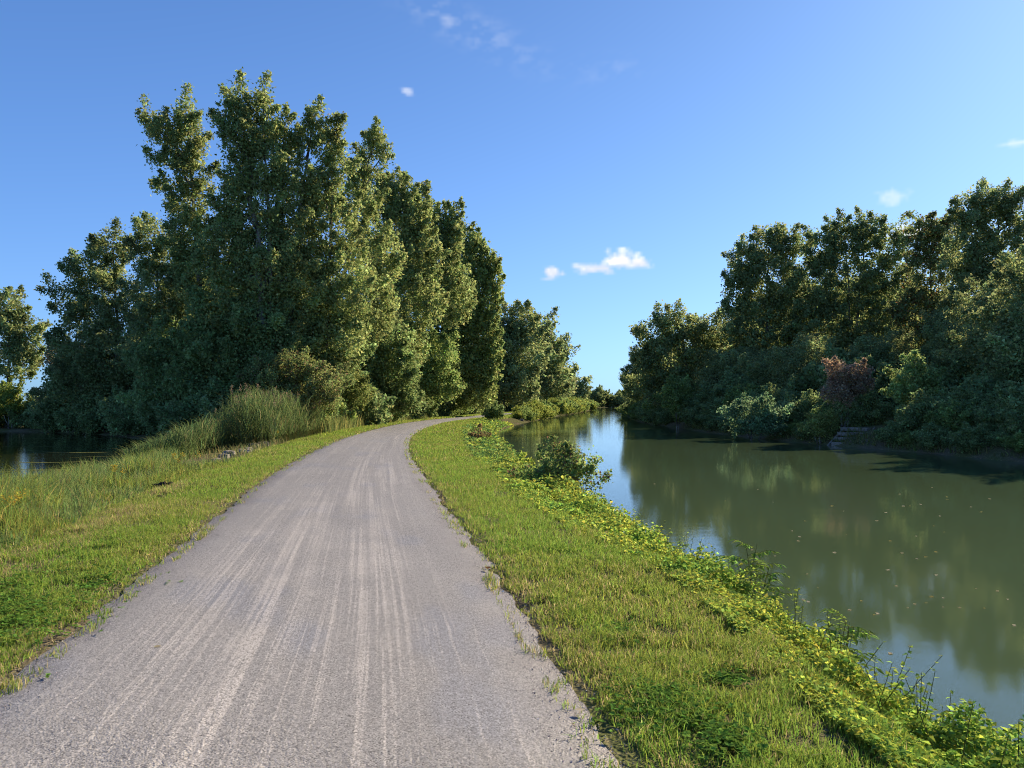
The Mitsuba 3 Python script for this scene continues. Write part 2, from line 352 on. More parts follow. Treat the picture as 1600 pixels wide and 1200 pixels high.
def grow(base, lobes, leaf=.125, dens=270., spray=.72, up=.8, color=(.07, .10, .035), trunk=.22, stems=1, accent=None, share=0., inner=.5, droop=.2, spread=.22, limbs=True, clump_tint=.16):
    """A tree or shrub: trunk(s), limbs to each lobe of the crown, sprays of leaves through each lobe's outer part. lobes: rows of centre x y z, radii x y z."""
    base, lobes = np.asarray(base, float), np.asarray(lobes, float)
    wood, lv = Wood(), Leaves()
    top = lobes[np.argmax(lobes[:, 2] + lobes[:, 5])]
    low = lobes[:, 2].min()
    ends = [np.array([top[0], top[1], top[2] + top[5] * .3])]
    order = np.argsort(-lobes[:, 2])
    for k in order[1:]:
        if len(ends) < stems:
            ends.append(lobes[k, :3])
    axes = []
    for i, e in enumerate(ends):
        b = base + (R.normal(0, trunk * 2.2, 3) * [1, 1, 0] if i else 0)
        midp = b * .5 + e * .5 + (e - b)[2] * R.normal(0, .035, 3) * [1, 1, 0]
        midp[:2] = midp[:2] * .6 + b[:2] * .4
        pts = bezier(b - [0, 0, .3], midp, e, 14)
        pts[1:-1] += R.normal(0, trunk * .22, (12, 3)) * [1, 1, 0]
        r = trunk * (1 - np.linspace(0, 1, 14) * .9) * (.75 if i else 1)
        r[0] *= 1.5; r[1] *= 1.12
        wood.tube(pts, r, 9)
        axes.append(pts)
    ax = np.vstack(axes)
    for lx, ly, lz, rx, ry, rz in lobes:
        c = np.array([lx, ly, lz])
        h = np.linalg.norm(c - base)
        if limbs:
            want = ax[:, 2] < lz - min(.35 * rz + .25 * np.hypot(lx - base[0], ly - base[1]), .6 * (lz - base[2]))
            cand = ax[want] if want.any() else ax[:2]
            s = cand[np.argmin(np.linalg.norm((cand - c) * [1, 1, .6], axis=1))]
            ctrl = s * .45 + c * .55
            ctrl[2] = s[2] * .55 + c[2] * .45
            limb = bezier(s, ctrl, c, 7)
            limb[1:-1] += R.normal(0, .06, (5, 3))
            wood.tube(limb, np.linspace(.34, .10, 7) * trunk, 5)
        area = np.pi * (rx * rz + ry * rz + rx * ry) / 3
        n = max(4, int(1.15 * area * 4 / (spray * spray * 5.5)))
        i = np.arange(n) + .5
        ph, th = np.arccos(1 - 2 * i / n), np.pi * (1 + 5 ** .5) * i
        d = np.stack([np.cos(th) * np.sin(ph), np.sin(th) * np.sin(ph), np.cos(ph)], -1)
        d = unit(d + R.normal(0, .28, d.shape))
        rad = 1 - (1 - inner) * R.random((n, 1)) ** 1.6
        q = c + d * rad * np.array([rx, ry, rz])
        out = unit(d * [1, 1, .6] + np.array([0, 0, up]) + R.normal(0, .3, d.shape))
        slen = spray * R.uniform(.45, 1.75, n) * R.uniform(.8, 1.2)
        m = max(10, int(dens * area * 4 / n * (.5 if leaf < .06 else .95)))
        if limbs:
            lv_a = q - (q - c) * R.uniform(.5, .9, (n, 1)) - [0, 0, .15]
            for a_, b_ in zip(lv_a[::2], (q + out * slen[:, None] * .6)[::2]):
                wood.tube(np.stack([a_, (a_ + b_) / 2 + R.normal(0, .07, 3), b_]), np.array([.07, .05, .02]) * max(.25, trunk), 3)
        t = R.random((n, m)) ** .8
        sig = (slen[:, None] * .5 + spray * .5) * .40 * (1.12 - .85 * t)
        pos = (q - out * slen[:, None] * .45)[:, None] + out[:, None] * (t * slen[:, None] * 1.5)[..., None] + R.normal(0, 1, (n, m, 3)) * sig[..., None]
        stray = R.random((n, m, 1)) < .25
        sd3 = R.normal(0, 1, (n, m, 3)); sd3 /= np.linalg.norm(sd3, axis=-1, keepdims=True)
        pos = np.where(stray, c + sd3 * R.uniform(.55, 1.08, (n, m, 1)) * np.array([rx, ry, rz]), pos)
        g = R.lognormal(0, clump_tint, (n, 1, 1))
        pos = pos.reshape(-1, 3)
        k = len(pos)
        axis = np.repeat(out, m, 0) * .3 + R.normal(0, .7, (k, 3)) - [0, 0, droop]
        nrm = R.normal(0, .75, (k, 3)) + np.repeat(d, m, 0) * .35 + [0, 0, .5]
        s = leaf * R.uniform(.7, 1.25, k)
        (lv.add if leaf < .06 else lv.chips)(pos, axis, nrm, s * 1.35, s * 1.2, tint(color, k, spread, .1, accent, share) * np.repeat(g.reshape(-1, 1), m, 0))
    return wood, lv


def clear(px, depth, gap):
    """foot(), moved back until it stands at least `gap` metres left of the mown verge."""
    while (px - 800) / F * depth > LB(depth) - gap:
        depth += 2
    return foot(px, depth, .2)


def px_lobes(depth, rows, rdepth=.9, fat=1.0):
    """Crown lobes measured in the photograph (pixel x, y, radius x, y, metres nearer or farther), as world ellipsoids."""
    out = []
    for px, py, rx, ry, *dd in rows:
        c = at(px, py, depth + (dd[0] if dd else 0))
        s = depth / F
        out.append([*c, rx * s * fat, max(rx, ry * .6) * s * rdepth * fat, ry * s * (1 + (fat - 1) * .5)])
    return out


TRIS = {}


def plant_thing(name, label, category, base, lobes, group=None, **kw):
    key = numbered(name)
    wood, lv = grow(base, lobes, **kw)
    scene[key + '__trunk'] = wood.ply()
    scene[key + '__crown'] = lv.ply('mat_leaf')
    TRIS[key] = lv.tris + sum(map(len, wood.f))
    tag(key, label, category, group)
    return key


def foot(px, depth, sink=0.0):
    x = (px - 800) / F * depth
    return np.array([x, depth, float(height(x, depth)) - sink])


POPLAR, MAPLE, DARK = (.285, .345, .130), (.270, .330, .140), (.245, .305, .128)

# ------------------------------------------------------------------ left wood
def tree(label, depth, px, rows, group, name='poplar_tree', cat='tree', **kw):
    b, far_ = foot(px, depth), max(1.0, depth / 52)
    kw = {**dict(leaf=.125 * far_, dens=210 / far_ ** 2, spray=.72 * far_ ** .8), **kw}
    return plant_thing(name, label, cat, b, px_lobes(depth, rows, .9, kw.pop('fat', 1.0)), group, **{**dict(color=POPLAR, trunk=.22, up=1.0), **kw})


LG = 'poplars of the left wood'
tree('tall poplar leaning left, first of the poplar tops, sky gap on its right', 47, 318, [(285, 178, 15, 27), (290, 224, 26, 36), (254, 205, 26, 15), (229, 183, 12, 14), (262, 246, 24, 13), (297, 275, 24, 34), (254, 287, 18, 9), (292, 322, 28, 24), (305, 372, 38, 40), (316, 440, 40, 50)], LG, spray=.66, trunk=.26, fat=1.12)
tree('tallest poplar of the left wood, twin rounded tops and pale trunk showing', 45, 425, [(372, 162, 26, 32), (408, 164, 15, 30), (354, 188, 16, 22), (336, 186, 8, 9), (387, 212, 38, 40), (372, 258, 27, 42), (412, 262, 33, 45), (362, 318, 26, 34), (396, 330, 44, 50), (350, 395, 48, 50), (415, 425, 50, 60), (360, 480, 48, 50)], LG, spray=.62, trunk=.34, stems=2)
tree('poplar with two narrow tops right of the tallest poplar', 46.5, 450, [(441, 188, 12, 22), (441, 232, 24, 34), (490, 178, 13, 24), (478, 210, 20, 25), (462, 290, 34, 44), (450, 360, 40, 45), (470, 440, 50, 55), (455, 520, 50, 45)], LG, spray=.6, stems=2)
tree('poplar with a broad ragged top between the twin narrow tops and the lone arching limb', 47.5, 500, [(520, 200, 15, 26), (510, 235, 22, 34), (528, 260, 15, 30), (500, 300, 36, 40), (520, 365, 42, 50), (540, 450, 50, 60), (520, 530, 50, 50)], LG, spray=.62)
tree('poplar with a lone arching limb standing clear against the sky', 54, 510, [(584, 212, 17, 16), (598, 236, 11, 13), (572, 236, 18, 15), (556, 262, 24, 18), (578, 268, 14, 9), (556, 320, 40, 42), (585, 400, 46, 55), (575, 480, 48, 55)], LG, spray=.55)
tree('broad poplar with an even rounded top right of the arching limb', 74, 566, [(612, 300, 26, 30), (636, 302, 13, 28), (590, 310, 34, 34), (632, 350, 36, 40), (610, 410, 52, 55), (640, 470, 50, 55), (610, 540, 52, 52), (648, 335, 20, 34), (655, 400, 34, 46)], LG, spray=.62, fat=1.10)
tree('poplar with two spire tops behind the broad poplar', 86, 612, [(661, 312, 11, 30), (672, 340, 16, 30), (700, 340, 9, 26), (712, 345, 9, 30), (704, 380, 20, 34), (680, 400, 34, 45), (700, 460, 40, 50), (650, 380, 26, 40), (640, 440, 34, 46), (690, 375, 20, 30)], LG, spray=.62, fat=1.10)
tree('leafy poplar at the right end of the left wood, green down to the path', 98, 672, [(728, 372, 22, 22), (742, 392, 24, 28), (764, 412, 18, 24), (770, 440, 16, 34), (725, 430, 40, 46), (748, 470, 34, 46), (700, 500, 46, 50), (742, 530, 34, 48), (690, 565, 50, 45), (735, 580, 38, 32), (758, 520, 24, 44), (756, 570, 26, 36), (715, 480, 40, 50), (742, 612, 30, 24)], LG, spray=.6, color=(.285, .355, .125), fat=1.10)
LD = 'dark trees beside the pond'
tree('dark rounded tree standing at the pond edge below the poplars', 57, 175, [(172, 385, 34, 28), (135, 425, 32, 28), (112, 472, 28, 34), (172, 465, 46, 50), (118, 535, 42, 44), (180, 555, 56, 50), (120, 600, 48, 36), (190, 612, 50, 34)], LD, name='pond_tree', color=DARK, spray=.7, up=.6)
tree('dark tree with a jagged top between the pond tree and the leaning poplar', 49, 255, [(238, 366, 24, 26), (222, 402, 26, 26), (270, 410, 24, 24), (248, 460, 44, 46), (290, 450, 36, 50), (245, 535, 50, 48), (300, 535, 46, 50), (270, 600, 52, 40)], LD, name='pond_tree', color=DARK, spray=.62, up=.7)
tree('narrow tree cut by the left edge of the picture beyond the pond', 66, 12, [(12, 478, 24, 28), (36, 515, 24, 30), (2, 525, 34, 38), (30, 565, 32, 26), (52, 545, 12, 22)], LD, name='pond_tree', color=DARK, spray=.65, stems=2)
tree('russet tinged bushy tree low over the pond', 63, 112, [(95, 560, 26, 26), (125, 590, 30, 26), (90, 615, 26, 20), (150, 620, 34, 24)], LD, name='pond_tree', color=(.255, .225, .125), spray=.6, trunk=.14)
HG = 'second stand of poplars down the path'
tree('poplar with twin points at the left of the second stand', 160, 786, [(788, 508, 14, 28), (805, 502, 13, 28), (822, 502, 13, 26), (798, 555, 28, 44), (828, 548, 26, 44), (810, 600, 30, 30), (785, 600, 26, 30), (780, 550, 18, 40)], HG, fat=1.15, color=MAPLE)
tree('poplar in the middle of the second stand', 185, 816, [(843, 520, 16, 26), (858, 533, 14, 24), (838, 555, 22, 36), (858, 570, 20, 34), (842, 600, 28, 26), (862, 605, 20, 20)], HG, fat=1.15, color=MAPLE)
tree('poplar at the right end of the second stand with a feathered edge', 215, 838, [(872, 552, 13, 22), (884, 547, 5, 14), (878, 578, 14, 24), (864, 588, 22, 26), (870, 608, 22, 16)], HG, fat=1.15, color=MAPLE)
tree('spreading tree beyond the second stand of poplars', 310, 878, [(896, 598, 14, 12), (908, 606, 11, 11), (888, 608, 14, 15), (900, 618, 18, 10)], 'far bank trees', name='spreading_tree', color=MAPLE)

LU = 'small trees in the lower storey of the left wood'
U = dict(name='understory_tree', trunk=.12, stems=2, up=.6)
tree('small leafy tree below the leaning poplar, its foliage falling to the reeds', 45, 330, [(330, 500, 40, 40), (310, 545, 44, 40), (350, 560, 44, 40), (330, 605, 48, 34)], LU, **U, color=(.235, .315, .120))
tree('small leafy tree below the tallest poplar, behind the brown green shrub', 44.5, 412, [(405, 505, 44, 40), (430, 545, 44, 42), (385, 565, 40, 36), (420, 600, 46, 30)], LU, **U, color=(.235, .315, .120))
tree('small leafy tree behind the pale trunked sapling shrub', 48, 505, [(500, 500, 42, 40), (470, 545, 40, 40), (525, 550, 40, 40), (495, 595, 46, 34)], LU, **U, color=(.235, .315, .120))
tree('small leafy tree above the glossy dark shrub by the path', 68, 585, [(575, 520, 38, 40), (610, 530, 36, 40), (580, 575, 40, 36), (620, 585, 36, 34)], LU, **U, color=(.235, .315, .120))
tree('small light leafy tree at the path side below the right end of the wood', 86, 640, [(650, 540, 36, 38), (680, 560, 38, 36), (645, 590, 36, 32), (690, 600, 30, 26)], LU, **U, color=(.255, .340, .115))
tree('small shaded tree at the pond corner below the jagged topped tree', 47, 268, [(268, 530, 36, 36), (245, 570, 40, 36), (285, 590, 44, 36), (255, 620, 44, 28)], LU, **U, color=(.235, .315, .120))

# ------------------------------------------------------------------ right wood
RG = 'trees of the right wood'


def rtree(label, depth, px, rows, **kw):
    return tree(label, depth, px, rows, RG, **{**dict(name='broadleaf_tree', color=MAPLE, up=.35, trunk=.24, droop=.35, fat=1.1), **kw})


rtree('dark drooping tree at the left end of the right wood, reaching over the water', 86, 1075, [(1022, 520, 26, 24), (1062, 512, 34, 26), (1104, 520, 26, 28), (1004, 556, 16, 22), (1042, 565, 42, 36), (1098, 578, 38, 44), (1018, 600, 24, 22), (1060, 618, 44, 28)], fat=1.1)
rtree('maple with a layered pointed left side and flat top in the right wood', 80, 1205, [(1165, 405, 24, 28), (1203, 378, 26, 26), (1236, 382, 22, 26), (1158, 450, 26, 34), (1205, 440, 46, 44), (1152, 510, 26, 36), (1195, 520, 46, 48), (1240, 480, 40, 50), (1175, 580, 44, 40)], spray=.75)
rtree('upright many limbed tree at the middle of the right wood', 77, 1330, [(1285, 388, 30, 32), (1322, 366, 26, 26), (1358, 362, 26, 30), (1394, 385, 22, 34), (1270, 450, 36, 44), (1325, 440, 44, 48), (1388, 452, 38, 50), (1290, 525, 46, 48), (1365, 535, 50, 50)], spray=.72, stems=3, color=(.245, .310, .130))
rtree('tall tree with a rust tinged crown beside the gap of bright cloud', 72, 1455, [(1455, 358, 26, 22), (1436, 392, 16, 22), (1480, 372, 26, 26), (1465, 440, 44, 50), (1440, 500, 40, 44), (1490, 520, 44, 44)], spray=.7, accent=(.216, .126, .063), share=.12)
rtree('tallest tree of the right wood, cut by the right edge of the picture', 64, 1560, [(1518, 328, 28, 30), (1562, 318, 30, 28), (1598, 330, 30, 34), (1515, 390, 36, 44), (1570, 392, 46, 52), (1530, 460, 44, 48), (1600, 460, 50, 56), (1560, 530, 56, 46)], spray=.75, trunk=.3, stems=2)
UG = 'trees past the right edge of the picture'
rtree('broad tree just past the right edge of the picture', 60, 1760, [(1740, 330, 60, 50), (1700, 420, 60, 60), (1790, 420, 70, 70), (1720, 530, 70, 60), (1820, 530, 70, 60)], leaf=.3, dens=40)
for px, dp in ((1990, 52), (2350, 40)):
    rtree('broad tree just past the right edge of the picture', dp, px, [(px, 330, 60, 60), (px - 60, 430, 70, 70), (px + 70, 440, 80, 80), (px, 540, 90, 60)], leaf=.3, dens=40)
# trees and thickets further back, behind the front rows
def nearest(value, marks):
    return min(marks, key=lambda m: abs(m[0] - value))[1]


ALONG = ((48, 'by the pale trunked sapling shrub'), (58, 'short of the glossy dark shrub'), (70, 'around the glossy dark shrub'), (84, 'below the two spired poplar'), (98, 'at the foot of the leafy right end poplar'), (114, 'across the path from the lone round bush'), (135, 'beyond the bend before the second stand'))
POND_MARKS = ((-40, 'past the left edge behind the lime shrub'), (20, 'around the narrow tree at the left edge'), (110, 'under the russet tinged tree'), (175, 'under the dark rounded pond tree'), (255, 'under the jagged topped dark tree'), (330, 'under the leaning poplar'), (420, 'under the tallest poplar'), (500, 'under the broad ragged poplar'), (600, 'behind the glossy dark shrub'), (660, 'under the two spired poplar'))
FAR_MARKS = ((1000, 'under the far end of the drooping tree'), (1075, 'beside the bush under the drooping tree'), (1175, 'around the blue green mound'), (1250, 'left of the yellow green shrub'), (1310, 'by the timber steps and withered tree'), (1430, 'around the ash sapling'), (1500, 'behind the low trailing shrub'), (1580, 'under the tallest right hand tree'), (1700, 'past the right edge of the picture'))
TREE_MARKS = ((1010, 'drooping tree'), (1205, 'layered maple'), (1330, 'many limbed tree'), (1455, 'rust tinged tree'), (1570, 'tallest right hand tree'), (1720, 'broad tree past the right edge'))
POPLAR_MARKS = ((110, 'russet tinged tree'), (175, 'dark rounded pond tree'), (255, 'jagged topped dark tree'), (318, 'leaning poplar'), (420, 'tallest poplar'), (470, 'narrow topped poplar'), (535, 'ragged poplar'), (590, 'broad rounded poplar'), (665, 'two spired poplar'), (735, 'leafy right end poplar'), (820, 'second stand of poplars'))
proto = {}


def prototype(name, **kw):
    rng = R
    lobes = kw.pop('lobes')
    wood, lv = grow((0, 0, 0), lobes, **kw)
    scene['model_' + name] = {'type': 'shapegroup', 'trunk': wood.ply(), 'crown': lv.ply('mat_leaf')}
    TRIS['model_' + name] = lv.tris
    proto[name] = 'model_' + name


def put(model, name, label, cat, loc, scale=1.0, rot=None, group=None, sz=1.0):
    key = numbered(name)
    rot = R.uniform(0, 360) if rot is None else rot
    scene[key] = {'type': 'instance', 'group': {'type': 'ref', 'id': proto[model]},
                  'to_world': T().translate([float(v) for v in loc]).rotate([0, 0, 1], float(rot)).scale([scale, scale, scale * sz])}
    if label: tag(key, label, cat, group)
    return key


def ball_lobes(h, w, n, low=.3, taper=.5):
    out = []
    for i in range(n):
        z = low + (1 - low) * (i + .5) / n
        r = w * (1 - taper * abs(z - .55) / .5) * .5
        a = i * 2.4
        out.append([math.cos(a) * r * .6, math.sin(a) * r * .6, z * h * .95, r * .8, r * .8, h * .9 / n + .12 * h])
    return out


prototype('tree', lobes=ball_lobes(12, 8, 8, .25), leaf=.16, dens=95, spray=.95, color=MAPLE, up=.6, trunk=.24)
prototype('poplar', lobes=ball_lobes(16, 5, 9, .15), leaf=.16, dens=105, spray=.9, color=POPLAR, up=1.0, trunk=.24)
prototype('shrub', lobes=[[0, 0, .9, .9, .9, .8], [.7, .2, .8, .7, .7, .65], [-.7, -.1, .75, .75, .7, .65], [.1, .6, 1.1, .6, .6, .6], [0, -.6, .7, .7, .6, .6]], leaf=.085, dens=420, spray=.35, color=(.235, .320, .105), up=.5, trunk=.05, stems=3)
prototype('shrub_dark', lobes=[[0, 0, 1.0, 1., 1., .9], [.8, .2, .8, .8, .7, .7], [-.8, -.1, .9, .8, .7, .75], [.1, .6, 1.3, .6, .6, .6]], leaf=.085, dens=420, spray=.38, color=(.215, .290, .120), up=.4, trunk=.05, stems=3)
prototype('shrub_lime', lobes=[[0, 0, .8, .9, .9, .7], [.7, .3, .7, .7, .7, .55], [-.6, -.2, .8, .7, .7, .6], [0, -.5, .95, .6, .6, .6]], leaf=.075, dens=420, spray=.33, color=(.275, .345, .085), up=.5, trunk=.04, stems=3, accent=(.360, .342, .072), share=.15)

for px, dp, s in ((1010, 112, .8), (1055, 105, .9), (1120, 98, 1.0), (1180, 96, 1.15), (1245, 94, 1.2), (1300, 92, 1.2), (1350, 90, 1.25), (1410, 88, 1.2), (1460, 86, 1.1), (1520, 84, 1.2), (1585, 80, 1.2), (1650, 78, 1.2), (1720, 74, 1.2), (1000, 135, .7), (1005, 165, .6), (1150, 74, .62), (1215, 66, .55), (1260, 62, .6), (1320, 62, .55), (1375, 60, .6), (1500, 56, .6), (1590, 47, .75), (1630, 48, .65), (1640, 42, .8), (1690, 38, .8), (1128, 76, .5), (1180, 70, .5), (1235, 66, .5)):
    put('tree', 'woodland_tree', 'leafy tree deep in the right wood behind the ' + nearest(px, TREE_MARKS), 'tree', foot(px, dp, .2), s, None, 'trees behind the ' + nearest(px, TREE_MARKS), R.uniform(.75, 1.0))
for px, dp, s in ((345, 56, .85), (410, 58, .9), (470, 60, .95), (530, 60, .85), (590, 64, .85), (640, 70, .8), (690, 72, .8), (735, 76, .75), (290, 60, .8), (230, 62, .65), (160, 66, .6), (110, 64, .5), (760, 88, .62), (740, 100, .75), (775, 135, .7), (830, 140, .7), (870, 150, .6)):
    put('poplar', 'woodland_tree', 'leafy tree deep in the left wood behind the ' + nearest(px, POPLAR_MARKS), 'tree', clear(px, dp, 5), s, None, 'trees behind the ' + nearest(px, POPLAR_MARKS), R.uniform(.8, .95))



# ------------------------------------------------------------------ undergrowth and shrubs
def shrub(label, depth, px, rows, name='shrub', cat='shrub', group=None, base=None, **kw):
    b = foot(px, depth) if base is None else np.asarray(base, float)
    return plant_thing(name, label, cat, b, px_lobes(depth, rows, 1.0), group, **{**dict(leaf=.085, dens=340, spray=.42, color=(0.194, 0.242, 0.070), up=.45, trunk=.06, stems=3, droop=.2, inner=.45), **kw})


shrub('brown green shrub behind the reeds at the foot of the poplars', 43, 470, [(415, 585, 34, 24), (460, 575, 34, 26), (505, 592, 32, 26), (440, 615, 40, 22), (492, 622, 40, 20)], color=(.235, .285, .105), accent=(.216, .144, .090), share=.12)
shrub('pale trunked sapling shrub left of the path between reeds and dark thicket', 52, 540, [(540, 580, 24, 34), (552, 612, 30, 26), (530, 625, 24, 16)], color=(0.207, 0.253, 0.083))
shrub('glossy dark shrub with big leaves beside the path, right of the pale sapling', 69, 605, [(605, 598, 26, 26), (622, 615, 30, 24), (600, 630, 28, 16), (636, 628, 18, 18)], leaf=.13, dens=170, color=(.215, .295, .115))
shrub('rounded bright green shrub left of the path below the right end of the wood', 98, 690, [(700, 610, 26, 22), (678, 622, 24, 18), (715, 628, 22, 16)], leaf=.11, dens=200, color=(0.231, 0.294, 0.075))
shrub('tall light green shrub at the bend, left of the lone round bush', 118, 742, [(742, 600, 20, 20), (758, 612, 20, 22), (735, 622, 22, 18)], leaf=.12, dens=180, color=(0.238, 0.300, 0.083))
shrub('lone round bush standing between the path and the grass at the bend', 80, 772, [(772, 641, 12, 10), (765, 647, 8, 7), (779, 647, 9, 8)], leaf=.12, dens=260, spray=.35, color=(.205, .285, .105))
shrub('wispy willow shrub with red brown stems leaning over the canal from the near bank', 18, 865, [(838, 752, 28, 28), (872, 738, 30, 34), (898, 722, 20, 28), (860, 775, 44, 22), (908, 752, 20, 28), (826, 768, 24, 20), (880, 708, 18, 20)], name='willow_shrub', base=[1.0, 18.2, float(height(1.0, 18.2))], leaf=.048, dens=1500, spray=.30, color=(.25, .34, .11), accent=(.22, .13, .085), share=.10, trunk=.022, stems=7, up=.9, inner=.35)
shrub('lime green bush on the near bank just beyond the willow shrub', 21.5, 815, [(812, 728, 20, 15), (830, 738, 16, 12), (800, 738, 14, 10)], base=[.35, 21.5, float(height(.35, 21.5))], leaf=.055, dens=800, spray=.22, color=(0.292, 0.369, 0.072), trunk=.02, stems=4)
shrub('yellow leafed bush on the near bank below the willow shrub', 15.2, 890, [(902, 800, 22, 16), (880, 806, 18, 12), (920, 806, 16, 14)], base=[1.25, 15.2, float(height(1.25, 15.2))], leaf=.055, dens=800, spray=.2, color=(0.389, 0.392, 0.062), trunk=.02, stems=4)
shrub('reddish brown weed bush on the near bank, farthest before the bend', 38, 748, [(748, 682, 12, 14), (756, 695, 12, 10)], base=[-1.6, 38, float(height(-1.6, 38))], leaf=.06, dens=500, spray=.25, color=(0.219, 0.173, 0.083), trunk=.02, stems=4)
shrub('pink brown withering small tree on the far bank above the timber steps', 45, 1326, [(1308, 576, 17, 15), (1346, 578, 14, 12), (1322, 590, 24, 16), (1345, 602, 18, 14), (1312, 612, 26, 18), (1330, 630, 18, 18)], name='withered_tree', cat='tree', leaf=.09, dens=330, color=(.40, .30, .205), trunk=.09, stems=3)
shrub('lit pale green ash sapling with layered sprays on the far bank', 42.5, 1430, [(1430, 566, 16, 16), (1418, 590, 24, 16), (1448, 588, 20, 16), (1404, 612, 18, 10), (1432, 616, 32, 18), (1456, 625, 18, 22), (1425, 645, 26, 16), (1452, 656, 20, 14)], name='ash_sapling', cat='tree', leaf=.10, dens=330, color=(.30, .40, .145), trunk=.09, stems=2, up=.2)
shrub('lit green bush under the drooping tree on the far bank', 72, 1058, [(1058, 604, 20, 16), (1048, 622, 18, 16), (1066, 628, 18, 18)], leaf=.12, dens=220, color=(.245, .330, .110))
shrub('dark blue green mound of leaves at the water edge of the far bank', 50, 1175, [(1172, 640, 30, 20), (1205, 648, 26, 18), (1150, 650, 22, 18), (1185, 664, 40, 14)], leaf=.10, dens=260, color=(.185, .290, .150))
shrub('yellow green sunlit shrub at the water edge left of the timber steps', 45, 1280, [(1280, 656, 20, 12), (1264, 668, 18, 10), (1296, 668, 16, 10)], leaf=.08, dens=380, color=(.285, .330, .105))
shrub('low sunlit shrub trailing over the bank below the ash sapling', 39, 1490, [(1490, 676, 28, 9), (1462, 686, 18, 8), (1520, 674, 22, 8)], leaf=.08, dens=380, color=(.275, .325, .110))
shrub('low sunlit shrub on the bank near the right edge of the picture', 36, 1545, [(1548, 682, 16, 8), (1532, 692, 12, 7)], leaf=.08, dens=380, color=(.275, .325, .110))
shrub('bright lime shrub at the left edge of the picture beyond the pond', 63, 14, [(12, 610, 20, 12), (-6, 630, 22, 18), (22, 632, 14, 14)], leaf=.11, dens=260, color=(.275, .345, .085))

for k, y in enumerate(np.concatenate([np.arange(47, 130, 2.6), np.arange(52, 126, 4.2)])):
    off = R.uniform(1.6, 3.4) if k < 32 else R.uniform(4.5, 7.5)
    x = LB(y) - off
    put(['shrub', 'shrub_dark', 'shrub'][k % 3], 'undergrowth_shrub', 'green undergrowth shrub left of the path ' + nearest(y, ALONG), 'shrub', (x, y, float(height(x, y)) - .15), R.uniform(1.5, 2.4) * (1 if k < 32 else 1.25), None, 'undergrowth shrubs ' + nearest(y, ALONG))
for px, dp, s in ((75, 62, 1.2), (105, 60, 1.5), (140, 58, 1.4), (170, 56, 1.5), (205, 54, 1.5), (235, 52, 1.5), (265, 49, 1.6), (295, 47, 1.6), (325, 45, 1.7), (355, 44, 1.6), (385, 46, 1.7), (310, 53, 2.0), (260, 56, 2.0), (350, 52, 2.2), (400, 52, 2.3), (200, 60, 2.0), (150, 64, 2.0), (440, 50, 2.2), (490, 49, 2.1), (560, 56, 2.2), (520, 54, 2.2), (590, 60, 2.2), (40, 66, 1.3), (10, 68, 1.2), (-20, 67, 1.5), (62, 65, 1.5), (-45, 64, 1.6), (612, 56, 1.8), (640, 58, 1.8), (668, 60, 1.9), (575, 53, 1.8), (540, 52, 1.7)):
    put('shrub_dark', 'thicket_shrub', 'leafy thicket shrub ' + nearest(px, POND_MARKS), 'shrub', clear(px, dp, 2.2), s, None, 'thicket ' + nearest(px, POND_MARKS))
for k, px in enumerate(list(range(985, 1640, 17)) + [1680, 1740, 1800, 1900, 2000]):
    t = (px - 985) / 655
    y = np.interp(px, [985, 1000, 1096, 1212, 1309, 1445, 1600, 2000], [150, 128, 65, 51, 44, 38, 32, 24])
    if 1300 < px < 1400: continue
    x = float(FB(y)) + R.uniform(1.8, 3.2)
    put('shrub_dark' if k % 4 else 'shrub', 'bank_shrub', 'leafy shrub on the far bank ' + nearest(px, FAR_MARKS), 'shrub', (x, y, float(height(x, y)) - .25), R.uniform(.8, 1.5) * (1.25 if px < 1130 else .9), None, 'far bank shrubs ' + nearest(px, FAR_MARKS))
for k in range(34):
    y = R.uniform(24, 110)
    x = float(FB(y)) + R.uniform(4, 12)
    if 42 < y < 48: continue
    px = 800 + x / y * F
    put('shrub_dark', 'bank_shrub', 'leafy shrub on the far bank ' + nearest(px, FAR_MARKS), 'shrub', (x, y, float(height(x, y)) - .2), R.uniform(1.5, 2.6), None, 'far bank shrubs ' + nearest(px, FAR_MARKS))
for y in np.concatenate([np.arange(99, 135, 2.6), np.arange(135, 230, 6.0), np.arange(240, 470, 18)]):
    for q in range(2):
        x = float(VB(y)) + R.uniform(-.1, 1.0) * (NB(y) - VB(y)) * .9
        if y < 155: x = max(x, (9 + R.uniform(0, 8)) / F * y)
        near_ = 'just past the bend' if y < 135 else 'beside the second stand of poplars' if y < 240 else 'near the distant woods'
        put('shrub_lime' if R.random() < .5 else 'shrub', 'canal_bush', 'bright green bush between path and canal ' + near_, 'shrub', (x, y, float(height(x, y)) - .1), (R.uniform(.5, .9) if y < 112 else R.uniform(.9, 1.5) if y < 150 else R.uniform(1.4, 2.1)), None, 'canal bushes ' + near_)

